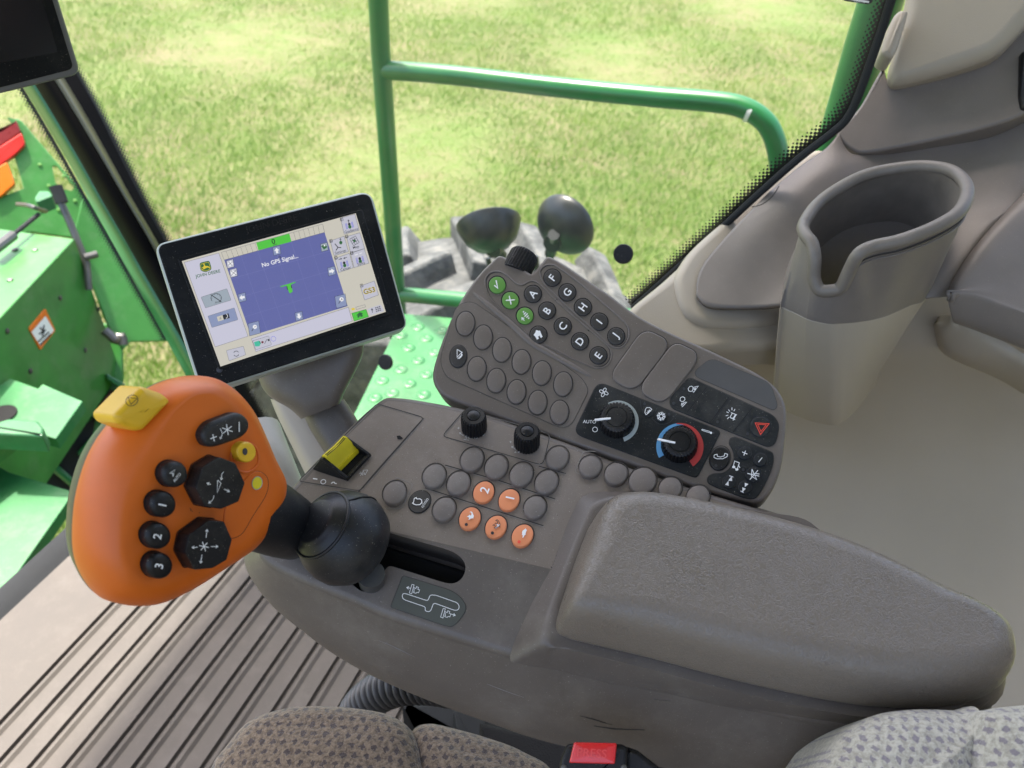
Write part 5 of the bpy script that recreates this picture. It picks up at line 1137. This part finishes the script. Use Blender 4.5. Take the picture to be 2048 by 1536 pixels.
# left column
s.poly(MN, rpoly(c2((345, 578), (415, 562), (432, 625), (385, 645), (352, 632)), 5), h + st_ * 3, M['s_logo']); s.line(MN, rpoly(c2((352, 586), (410, 572), (423, 622), (385, 637), (357, 626)), 4), .7, h + st_ * 5, M['s_yel'], True)
s.poly(MN, c2((360, 612), (372, 606), (378, 592), (366, 588), (378, 582), (386, 600), (402, 600), (414, 606), (420, 618), (404, 610), (392, 614), (380, 622), (362, 626), (374, 616)), h + st_ * 6, M['s_yel'])
st('JOHN DEERE', 404, 657, 4.7, 's_logo', .012, 4, -13)
def rbox(p, m): q = rpoly(c2(*p), 1.5); s.poly(MN, q, h + st_ * 3, M[m]); s.line(MN, q, .7, h + st_ * 4, M['s_line'], True)
rbox([(356, 818), (536, 758), (566, 838), (388, 893)], 's_grey'); rbox([(404, 950), (588, 892), (614, 975), (432, 1030)], 's_bluegrey')
s.line(MN, ell(*c2((462, 824)), 10.5, 9, 0, 24, -220, 60), 1.0, h + st_ * 5, M['s_black']); sl('s_black', 1.5, (424, 800), (498, 850), k=6)
for i in range(5): sl('s_black', .8, (455 + i * 9, 862 - i * 2), (458 + i * 9, 855 - i * 2 - 6), k=6)
for i in range(6):
    a = math.radians(180 + 36 * i); x, y = 462, 824; sl('s_black', .7, (x + 34 * math.cos(a), y + 30 * math.sin(a)), (x + 26 * math.cos(a), y + 22 * math.sin(a)), k=6)
sp2('s_bg', (466, 955), (506, 943), (515, 975), (476, 988), k=6); sp2('s_black', (506, 943), (548, 930), (557, 963), (515, 975), k=6); s.line(MN, ell(*c2((530, 950)), 3.2, 4.2, 0, 12, -80, 90), 1.1, h + st_ * 7, M['s_white']); sl('s_line', .8, (482, 962), (500, 970), k=7); sl('s_line', .8, (494, 955), (488, 978), k=7)
rbox([(533, 1190), (652, 1160), (668, 1220), (552, 1262)], 's_key'); 
for d in (0, 180): s.line(MN, ell(*c2((602, 1212)), 5.2, 5.2, 0, 12, 20 + d, 150 + d), 1.2, h + st_ * 6, M['s_black'])
sp2('s_left', (708, 1108), (1385, 888), (1412, 985), (738, 1198)); sl('s_line', .7, (708, 1108), (1385, 888), (1412, 985), (738, 1198), closed=True, k=2)
rbox([(716, 1122), (828, 1088), (848, 1150), (738, 1185)], 's_key'); sp2('s_teal', (726, 1132), (758, 1122), (772, 1142), (764, 1160), (734, 1162), k=6); sp2('s_logo', (758, 1122), (768, 1126), (776, 1145), (772, 1142), k=7); s.poly(MN, ell(*c2((785, 1132)), 2.3), h + st_ * 6, M['s_red']); sl('s_black', 1.0, (800, 1142), (815, 1112), k=6); sp2('s_black', (820, 1112), (832, 1109), (835, 1122), (824, 1125), k=6)
s.poly(MN, ell(*c2((861, 1108)), 4.9), h + st_ * 4, M['s_left']); s.line(MN, ell(*c2((861, 1108)), 4.9), .7, h + st_ * 5, M['s_vio'], True)
# right keys
def tkey(p, lab, cx, cy, ty, tag_=None, tp=None):
    q = c2(*p); s.poly(MN, q, h + st_ * 3, M['s_key']); s.line(MN, q, .8, h + st_ * 4, M['s_line'], True)
    if lab: st(lab, cx, ty, 4.0, 's_black', .004, 6)
    if tag_: s.line(MN, rpoly(c2((tp[0] - 10, tp[1] - 9), (tp[0] + 8, tp[1] - 13), (tp[0] + 12, tp[1] + 7), (tp[0] - 6, tp[1] + 11)), 1), .9, h + st_ * 5, M['s_black'], True); st(tag_, tp[0], tp[1], 3.4, 's_black', .01, 6)
tkey([(1330, 265), (1430, 238), (1460, 350), (1355, 378)], 'Guidance', 1405, 350, 352, 'F', (1337, 276))
tkey([(1372, 395), (1465, 368), (1498, 478), (1400, 508)], 'Map', 1438, 470, 470, 'G', (1372, 395))
tkey([(1258, 425), (1355, 392), (1385, 500), (1285, 528)], 'Settings', 1330, 500, 503, 'A', (1262, 426))
tkey([(1290, 548), (1392, 512), (1420, 612), (1318, 645)], 'Center', 1366, 618, 618, 'C', (1297, 544))
tkey([(1400, 512), (1495, 480), (1528, 580), (1425, 612)], 'Shifts', 1474, 586, 584, 'H', (1407, 511))
tkey([(1468, 740), (1566, 705), (1595, 802), (1498, 838)], None, 0, 0, 0, 'J', (1476, 738)); st('GS3', 1530, 772, 8, 's_yel', .03, 6); st('GS3', 1530, 772, 7.6, 's_black', -.008, 7)
def lanes(cx, cy):
    for dx in (-24, -17, 17, 24): sl('s_vio', 1.0, (cx + dx - 4, cy - 18 - dx * .25), (cx + dx + 5, cy + 22 - dx * .25), k=6)
    s.poly(MN, ell(*c2((cx - 1, cy - 6)), 2.6, 3), h + st_ * 6, M['s_black']); s.poly(MN, ell(*c2((cx + 3, cy + 12)), 3.2, 3.6), h + st_ * 7, M['s_logo'])
lanes(1392, 315); lanes(1356, 585); lanes(1465, 555); sl('s_black', 1.2, (1388, 300), (1384, 280), k=7)
s.arrow(MN, c2((1388, 295)), c2((1384, 278)), 1.0, h + st_ * 7, M['s_black'], 3); s.arrow(MN, c2((1315, 555)), c2((1338, 548)), 1, h + st_ * 7, M['s_black'], 3); s.arrow(MN, c2((1375, 540)), c2((1352, 547)), 1, h + st_ * 7, M['s_black'], 3)
sl('s_white', 1.4, (1430, 525), (1450, 518), k=7); sl('s_white', 1.4, (1462, 515), (1480, 508), k=7)
for i in range(4):
    t = i / 3; sl('s_black', .8, (1394 + 40 * t, 412 - 22 * t), (1420 + 40 * t, 458 - 22 * t), k=6); sl('s_black', .8, (1394 + 26 * t, 412 + 46 * t), (1434 + 26 * t, 390 + 46 * t), k=6)
s.poly(MN, ell(*c2((1426, 425)), 2.6), h + st_ * 7, M['s_logo'])
sl('s_black', 1.6, (1290, 445), (1312, 470), (1335, 472), k=6); sl('s_black', 1.6, (1312, 470), (1298, 492), k=6); s.poly(MN, ell(*c2((1332, 437)), 3.2, 3.6), h + st_ * 7, M['s_logo']); s.arrow(MN, c2((1332, 430)), c2((1328, 408)), .9, h + st_ * 7, M['s_black'], 3)
s.poly(MN, c2((1408, 930), (1508, 903), (1526, 955), (1425, 985)), h + st_ * 3, M['s_green']); s.line(MN, c2((1408, 930), (1508, 903), (1526, 955), (1425, 985)), .8, h + st_ * 4, M['s_logo'], True); sp2('s_logo', (1440, 945), (1462, 922), (1488, 930), (1480, 934), (1486, 952), (1470, 956), (1466, 944), (1460, 960), (1450, 962), (1447, 945), k=6)
s.poly(MN, c2((1518, 900), (1612, 868), (1634, 915), (1540, 945)), h + st_ * 3, M['s_key']); s.arrow(MN, c2((1553, 925)), c2((1549, 898)), 1.2, h + st_ * 6, M['s_black'], 3.5)
for i in range(3):
    for j in range(3): cx, cy = 1576 + 13 * i + 3 * j, 893 - 4 * i + 12 * j; sl('s_black', 2.0, (cx - 4, cy + 1), (cx + 5, cy - 2), k=6)
sl('s_line', .7, (1437, 888), (1500, 870), (1504, 886), (1441, 904), closed=True, k=5); sp2('s_yel', (1402, 898), (1420, 892), (1434, 900), (1415, 912), k=5)
s.build('screen', mo, wn=False, flat=True)
b = MB(); b.lathe(MN.P(*c2((485, 1325)), .001), MN.n, [(.0025, 0), (.0022, .0007), (.0005, .001)], M['dot'], 14); b.build('sensor_dot', mo)
# stand: bracket behind the display, arm down to the console
def pring(Lp, Rp, d, hd, n=36, pw=.55):
    a, c = D(*Lp, d), D(*Rp, d); m_ = a.lerp(c, .5); u = (c - a) / 2; nn = (CAM - m_).normalized(); o_ = []
    for k in range(n):
        t = 2 * math.pi * k / n; ct, st2 = math.cos(t), math.sin(t)
        o_.append(m_ + u * math.copysign(abs(ct) ** pw, ct) + nn * hd * math.copysign(abs(st2) ** .8, st2))
    return o_
def sloft(name, rows, mat, parent, n=6):
    rs = [pring(*r_) for r_ in rows]; cols = [crom([tuple(r_[j]) for r_ in rs], n, False) for j in range(len(rs[0]))]
    b = MB(); b.rings([[Vector(p) for p in r_] for r_ in zip(*cols)], mat, cap0=True, cap1=True); return b.build(name, parent, sharp=60)
sloft('bracket', [((505, 700), (722, 650), .70, .022), ((516, 755), (727, 700), .70, .024), ((536, 790), (712, 740), .70, .024), ((580, 818), (690, 782), .70, .022), ((602, 838), (680, 808), .70, .018)], M['taupe_key'], mo)
sloft('arm', [((606, 828), (688, 798), .73, .020), ((622, 862), (712, 835), .73, .020), ((655, 915), (735, 880), .73, .022), ((700, 990), (770, 950), .73, .024)], M['taupe_shaded'], mo)
sloft('arm_cover', [((541, 798), (620, 810), .765, .02), ((556, 835), (640, 850), .765, .022), ((590, 905), (690, 925), .765, .024), ((640, 1010), (740, 1030), .765, .026)], M['beige'], mo)
# grey grab tube left of the stand
b = MB(); b.tube([D(515, 862, .82), D(540, 930, .80), D(575, 1010, .79), D(640, 1100, .78)], .024, plastic('grey_tube', (.33, .32, .29), .5, 900, .1), 18, smooth=5); tag(b.build('grey_lever'), 'pale grey rounded lever end between the joystick and the display stand', 'lever')
# second display, top left corner
M2 = Plane(D(40, 60, .60), ((CAM - D(40, 60, .60)).normalized() + camdir(.10, -.1, 0)).normalized())
d2 = thing('second_display', M2.P(0, 0, -.01), 'switched-off grey-framed display cut by the top left corner', 'display')
b = MB(); b.slab(M2, rpoly([(112, -20), (164, 150), (-10, 192), (-300, 240), (-330, -140), (60, -160)], [10, 22, 10, 20, 20, 20], 8), -.014, 0, .003, plastic('grey_frame', (.13, .13, .125), .4, 1500, .1), bottom=True)
b.build('frame', d2)
b = MB(); b.slab(M2, rpoly([(96, -30), (148, 138), (-10, 178), (-290, 225), (-315, -140), (50, -150)], [8, 14, 8, 8, 8, 8], 6), 0, .0008, .0005, M['bezel']); b.poly(M2, rpoly([(76, -30), (116, 104), (-10, 128), (-270, 170), (-290, -140), (40, -150)], 4), .0011, M['s_dark2']); b.build('screen', d2)
# ================================================================== JOYSTICK
J0 = D(405, 960, .435); toC = (CAM - J0).normalized()
J = Plane(J0, (toC + camdir(.34, -.06, 0)).normalized())
c1 = crop(100, 720, 2.954)
jo = thing('control_lever', K.P(700, 1090, .0), 'orange multi-function joystick with black keys on a black ball boot', 'joystick')
outer = [(700, 115), (820, 92), (940, 102), (1040, 160), (1120, 240), (1180, 330), (1235, 450), (1290, 580), (1343, 690), (1350, 760), (1330, 850), (1285, 940), (1225, 1035), (1165, 1105), (1090, 1160), (1000, 1220), (880, 1300), (760, 1370), (620, 1432), (480, 1448), (350, 1425), (275, 1385), (205, 1295), (158, 1180), (144, 1040), (160, 830), (208, 640), (270, 500), (350, 385), (465, 262), (580, 172)]
inner = [(800, 250), (860, 215), (940, 205), (1010, 235), (1070, 290), (1120, 360), (1175, 470), (1232, 600), (1290, 700), (1300, 760), (1285, 830), (1240, 915), (1180, 1010), (1125, 1070), (1050, 1115), (960, 1165), (860, 1220), (760, 1262), (660, 1290), (590, 1290), (530, 1270), (490, 1240), (465, 1190), (452, 1120), (455, 1030), (470, 900), (505, 770), (550, 660), (600, 560), (670, 430), (735, 320)]
o3 = [Vector(p) for p in crom([tuple(J.P(*c1(p), -.024)) for p in outer], 4)]; i3 = [Vector(p) for p in crom([tuple(J.P(*c1(p), 0)) for p in inner], 4)]
jc = sum(i3, Vector()) / len(i3)
def quarter(o_, i_, n, a0=0.0, a1=math.pi / 2):
    rs = []
    for k in range(n + 1):
        t = a0 + (a1 - a0) * k / n; r_ = []
        for p, q in zip(o_, i_):
            dp = p - q; hh = dp.dot(J.n); fl_ = dp - J.n * hh; r_.append(q + fl_ * math.cos(t) + J.n * hh * (1 - math.sin(t)))
        rs.append(r_)
    return rs
b = MB(); rs = quarter(o3, i3, 10); b.rings([[p - J.n * .004 + (jc - p) * .01 for p in o3]] + rs, M['orange'], cap1=True); 
for px_ in ([(826, 875), (834, 884), (830, 892)], [(838, 892), (842, 896)], [(1146, 818), (1156, 822)], [(880, 905), (884, 900)]): b.line(J, c1(*px_), 1.2, .0003, M['groove'])
b.build('grip_shell', jo, sharp=60)
b = MB(); ob = [p - J.n * .0015 for p in o3]
def sh(r_, f, dz, s_=.0): 
    c_ = sum(r_, Vector()) / len(r_); return [c_ + (p - c_) * f + J.n * dz + camdir(-1, 0, 0) * s_ for p in r_]
b.rings([sh(o3, .985, 0), sh(o3, .995, -.001), sh(o3, .985, -.007), sh(o3, .93, -.018), sh(o3, .83, -.027), sh(o3, .65, -.032)], M['gripback'], cap1=True); b.build('grip_back', jo, sharp=60)
b = MB(); b.rings([sh(o3, .9, -.030, 0), sh(o3, .80, -.036, 0)], M['greenpaint'], cap0=True, cap1=True)
# yellow key on the shoulder
b = MB(); b.slab(J, rpoly(c1((345, 325), (515, 152), (640, 196), (690, 240), (525, 412), (480, 418), (370, 372)), [8, 8, 8, 8, 6, 8, 8], 6), -.022, .0002, .0045, M['yellow'], href=-.006, dome=.0004, nr=5)
b.line(J, ell(*c1((484, 239)), 12.5, 10.5, -30), 1.4, .0012, M['groove'], True); b.line(J, c1((462, 222), (515, 228), (478, 262)), 1.4, .0013, M['groove'], True); tag(b.build('button', jo), 'large yellow stop key on the upper left shoulder')
b = MB(); b.slab(J, rpoly(c1((600, 175), (692, 238), (680, 262), (560, 400), (520, 425), (470, 425), (360, 378), (500, 200)), 6), -.022, -.0045, .001, M['deep'], href=-.0045); 
def jkey(x, y, r_, txt, sz, th, lab, h=.0075, off=.012, tx=0, ty=0):
    X, Y = c1((x, y)); k = MB(); k.slab(J, ell(X, Y, r_, r_ * 1.02), -.001, h, .0032, M['black'], href=0, dome=.0006, nr=6)
    k.line(J, ell(X, Y, r_ + .8, r_ + .8), 1.6, .0003, M['deep'], True)
    if txt: k.text(J, txt, X + tx, Y + ty, sz, th, h + .0009, M['greyprint'] if 0 else w, off)
    return k
for x, y, t in ((632, 845, '1'), (602, 1030, '2'), (612, 1205, '3')): 
    k = jkey(x, y, 26, t, 14.5, -78, None, tx=11, ty=4); tag(k.build('button', jo), 'round black key numbered %s' % t)
k = jkey(700, 668, 26, 'AUTO', 4.6, -52, None, tx=17, ty=9); X, Y = c1((735, 675)); k.line(J, [(X - 9, Y - 2), (X + 1, Y - 9), (X - 3, Y + 5), (X - 3, Y - 2)], 1.4, .0086, w, True); tag(k.build('button', jo), 'round black key marked AUTO')
def octo(pts, cx, cy, extra, lab):
    k = MB(); P_ = rpoly(c1(*pts), 3, 2); k.slab(J, P_, -.001, .0105, .0010, M['black'], href=0, nr=2)
    k.line(J, [((x - c1((cx, cy))[0]) * 1.03 + c1((cx, cy))[0], (y - c1((cx, cy))[1]) * 1.03 + c1((cx, cy))[1]) for x, y in P_], 2, .0003, M['deep'], True); extra(k); tag(k.build('button', jo, sharp=25), lab)
hh = .0110
def ar(k, a, c_): k.arrow(J, *c1(a, c_), 1.4, hh, w, 5)
def e1_(k):
    k.line(J, c1((995, 712), (1010, 728), (988, 785), (990, 712)), 1.4, hh, w, True); ar(k, (950, 735), (928, 728)); ar(k, (1028, 762), (1060, 778)); 
    k.line(J, crom(c1((1028, 660), (1015, 675), (1013, 700)), 3, False), 1.2, hh, w); k.line(J, crom(c1((968, 800), (962, 825), (940, 842)), 3, False), 1.2, hh, w); ar(k, (1015, 690), (1011, 708)); ar(k, (955, 832), (938, 846))
octo([(935, 563), (1033, 600), (1088, 715), (1050, 825), (948, 868), (850, 850), (795, 742), (838, 620)], 943, 720, e1_, 'octagonal black key with a triangle and arrows')
def ast(k, x, y, r_, pl, h_, n=6, a0=0, wd=1.8):
    X, Y = c1((x, y))
    for i in range(n): a = a0 + 2 * math.pi * i / n; k.line(pl, [(X, Y), (X + r_ * math.cos(a), Y + r_ * math.sin(a))], wd, h_ + .00002 * i, w)
def e2_(k): ast(k, 910, 1102, 10, J, hh, 6, .2); ar(k, (922, 1050), (928, 1002)); ar(k, (872, 1106), (840, 1108)); ar(k, (950, 1102), (992, 1102)); ar(k, (898, 1150), (890, 1200))
octo([(875, 932), (965, 940), (1012, 1045), (980, 1165), (900, 1212), (790, 1222), (733, 1120), (755, 1018)], 870, 1080, e2_, 'octagonal black key with a star and four arrows')
k = MB(); k.slab(J, rpoly(c1((862, 440), (905, 368), (1085, 300), (1150, 345), (1155, 405), (1115, 455), (955, 512), (895, 508)), [14, 14, 14, 14, 14, 14, 14, 14], 6), -.001, .0070, .003, M['black'], href=.002, dome=.0004, nr=5)
X, Y = c1((965, 460)); k.lines(J, [[(X - 6, Y + 2), (X + 7, Y - 3)], [(X - 1, Y - 7), (X + 2, Y + 7)]], 1.8, .0078, w); ast(k, 1048, 412, 11, J, .0078, 6, .35); k.line(J, c1((1118, 365), (1118, 425)), 1.8, .0078, w); k.line(J, crom(c1((1005, 405), (1018, 435), (1008, 462)), 3, False), 1.3, .0078, w); k.arrow(J, c1((1012, 450))[0:2], c1((1006, 466)), 1.2, .0078, w, 4)
tag(k.build('button', jo), 'long black rocker key marked plus, star, minus')
k = MB(); X, Y = c1((1125, 540)); k.slab(J, ell(X, Y, 19.5, 20.5), -.001, .006, .0012, M['yellow'], href=0, nr=4); X, Y = c1((1152, 541)); k.poly(J, ell(X, Y, 5, 7), .0064, M['dot']); tag(k.build('button', jo), 'small round yellow key with a dark centre')
k = MB(); X, Y = c1((1152, 575)); k.tube([J.P(*p, .0001) for p in ell(X, Y, 28, 30, 0, 40)], .0008, M['orange'], 8, closed=True); 
ip = crom(c1((1195, 668), (1240, 660), (1280, 690), (1290, 740), (1270, 810), (1200, 920), (1140, 1020), (1085, 1052), (1045, 1045), (1028, 1000), (1033, 900), (1060, 820), (1120, 745)), 4); k.slab(J, ip, 0, .0007, .0004, M['orange']); k.line(J, ip, 1.5, .0003, plastic('orange_groove', (.16, .035, .005), .6, 500, 0), True)
k.poly(J, ell(*c1((1224, 727)), 10.8, 13.8, 12), .0011, M['ringgrey']); k.poly(J, ell(*c1((1224, 727)), 9.4, 12.3, 12), .0014, M['yellow2']); k.build('palm_insert', jo)
# neck, boot, lug
bc = K.P(688, 1078, .020); n0 = J.P(*c1((1220, 880)), -.020)
nk_pts = [J.P(*c1((1100, 860)), -.026), J.P(528, 1030, -.030), J.P(566, 1048, -.036), J.P(600, 1062, -.044), bc]
npt = [Vector(p) for p in crom([tuple(p) for p in nk_pts], 8, False)]
ne = nk_pts[3]; kk = [i for i, p in enumerate(npt) if (p - ne).length < .004][0]
b = MB(); b.tube(npt[:kk + 1], lambda t: .0255 - .0045 * t ** 1.3, M['blackrub'], 32); b.tube([npt[kk], npt[kk + 1], npt[kk + 2]], lambda t: .0205 - .0025 * t, M['blackrub'], 32)
b.tube(npt[kk + 1:], .0158, M['blackrub'], 28)
b.tube([npt[kk] + (npt[kk] - npt[kk - 1]).normalized() * .0065, npt[kk] + (npt[kk] - npt[kk - 1]).normalized() * .0095], .0176, M['blackrub'], 28)
b.build('neck', jo)
axb = (bc - nk_pts[1]).normalized(); RB = .0335
u2 = ((axb * .75 - K.n * .5).normalized()).orthogonal().normalized(); v2 = ((axb * .75 - K.n * .5).normalized()).cross(u2)
b = MB(); prof = [(.014, -.0285), (.0165, -.0265), (.0185, -.0250), (.0205, -.0238), (.0255, -.0190), (.0305, -.0110), (.0330, -.002), (.0330, .006), (.0295, .0150), (.0225, .0215), (.012, .0255), (.001, .0265)]
axv = (axb * .75 - K.n * .5).normalized()
b.lathe(bc + K.n * .003, axv, [(r_ * .98, h_) for r_, h_ in prof], M['blackrub'], 56)
b.tube([bc + K.n * .003 + axv * -.0205 + (u2 * math.cos(a) + v2 * math.sin(a)) * .0236 for a in [2 * math.pi * k / 40 for k in range(40)]], .0012, M['blackrub'], 8, closed=True)
b.build('ball_boot', jo, sharp=70)
b = MB(); u_ = axv.cross(toC).normalized(); v_ = u_.cross(axv).normalized(); pts = []
for k_ in range(9):
    th = math.radians(4 + 3.0 * k_); hh_ = -.020 + .0035 * k_; rr = np.interp(hh_, [p[1] for p in prof], [p[0] for p in prof]) * .985; sg = v_ * math.cos(th + 1.02) - u_ * math.sin(th + 1.02) ; pts.append(bc + K.n * .003 + axv * hh_ + sg * rr)
b.tube(pts, .0007, M['deep'], 6); b.build('boot_slit', jo)
b = MB(); b.tube([L.P(742, 1148, .012), L.P(746, 1168, -.010)], .0095, M['silver'], 20); b.build('pivot_lug', jo)
b = MB(); b.tube([bc, L.P(735, 1140, -.02)], .010, M['blackrub'], 16); b.build('stalk', jo)
# ================================================================== SEAT, BUCKLE, HOSE
seat = thing('operator_seat', D(900, 1700, .8), 'cab seat in patterned brown and cream fabric at the bottom edge', 'seat')
SC = Plane(D(760, 1480, .66), Z)
def cushion(pl, outl, h, r_, m, nm, dents=None, sc=1, lab=None):
    b = MB(); b.slab(pl, crom(outl, 6), -.10, h, r_, m, dome=.006, nr=8, href=h - r_, uv=True); o = b.build(nm, seat, sharp=70)
    if lab: tag(o, lab)
    return o
cushion(SC, [(420, 1560), (455, 1500), (500, 1452), (570, 1426), (650, 1420), (740, 1428), (790, 1442), (828, 1472), (848, 1540), (855, 1660), (600, 1800), (420, 1700)], .0, .028, M['fab1'], 'cushion')
cushion(Plane(D(900, 1500, .67), Z), [(818, 1500), (826, 1466), (856, 1455), (905, 1463), (980, 1484), (1050, 1512), (1110, 1560), (1120, 1700), (900, 1800), (830, 1640)], .0, .026, M['fab1'], 'cushion_bolster')
BK = Plane(D(1880, 1480, .42), camdir(0, .5, .85))
cushion(BK, [(1630, 1560), (1650, 1510), (1690, 1462), (1750, 1430), (1820, 1420), (1900, 1422), (1945, 1428), (1960, 1600), (1850, 1750), (1640, 1720)], .0, .03, M['fab2'], 'backrest', lab='cream fabric with small violet dashes')
cushion(Plane(D(2020, 1480, .40), camdir(0, .5, .85)), [(1935, 1440), (1970, 1420), (2050, 1410), (2150, 1400), (2200, 1500), (2150, 1750), (1950, 1720), (1930, 1560)], .0, .03, M['fab2'], 'backrest_bolster')
BKL = Plane(D(1188, 1510, .47), (CAM - D(1188, 1510, .47)).normalized())
bk = thing('seat_belt_buckle', BKL.P(1188, 1530, -.01), 'seat belt buckle with a red PRESS button at the bottom edge', 'buckle')
b = MB(); b.slab(BKL, rpoly([(1132, 1490), (1145, 1486), (1246, 1488), (1256, 1496), (1256, 1620), (1116, 1620), (1120, 1520)], [6, 6, 6, 6, 4, 4, 10]), -.02, 0, .003, M['black'], bottom=True)
b.slab(BKL, rpoly([(1250, 1492), (1275, 1500), (1320, 1535), (1340, 1620), (1250, 1620)], 6), -.03, -.006, .003, M['black'], bottom=True); b.build('case', bk)
b = MB(); b.slab(BKL, rpoly([(1148, 1484), (1234, 1486), (1230, 1528), (1138, 1526)], 4), -.004, .003, .0012, M['red'], dome=.0002); b.text(BKL, 'PRESS', 1184, 1506, 15, 4, .0034, plastic('red_raised', (.70, .05, .05), .3, 500, 0), .006); b.build('button', bk)
for X in (1128, 1248):
    b = MB(); b.lathe(BKL.P(X, 1536, 0), BKL.n, [(.002, 0), (.0018, .0008), (.0004, .001)], M['silver'], 12); b.build('rivet', bk)
b = MB(); hp = crom([tuple(D(*p)) for p in [(905, 1372, .86), (850, 1366, .88), (790, 1372, .90), (742, 1396, .92), (712, 1432, .94), (690, 1500, .97)]], 46, False)
n_ = len(hp); b.tube([Vector(p) for p in hp], lambda t: .0165 + .0075 * abs(math.sin(t * (n_ - 1) * math.pi / 10.0)) ** .6, M['hose'], 24); tag(b.build('corrugated_hose', wn=False, sharp=80), 'black corrugated hose between the floor mat and the console', 'hose')
# base metal parts under the console
b = MB(); PD = Plane(D(960, 1480, .95), Z); b.slab(PD, rpoly([(800, 1408), (900, 1400), (1100, 1440), (1250, 1500), (1400, 1560), (1300, 1750), (930, 1700), (905, 1470), (820, 1430)], 10), -.05, 0, .008, M['darktrim'], bottom=True)
b.slab(PD, rpoly([(905, 1420), (940, 1418), (975, 1440), (960, 1500), (915, 1470)], 8), 0, .012, .003, M['darktrim']); tag(b.build('seat_base_plate'), 'dark seat base plate with a metal corner under the console', 'base plate')
b = MB(); b.slab(Plane(D(1120, 1500, .84), Z), [(960, 1440), (1100, 1470), (1400, 1540), (1600, 1600), (1600, 1800), (950, 1800), (970, 1500)], -.03, 0, .01, plastic('black_carpet', (.008, .008, .009), .95, 500, .6, .002), bottom=True); tag(b.build('seat_side_cover'), 'black fuzzy side cover between the seat cushion and the console', 'cover')
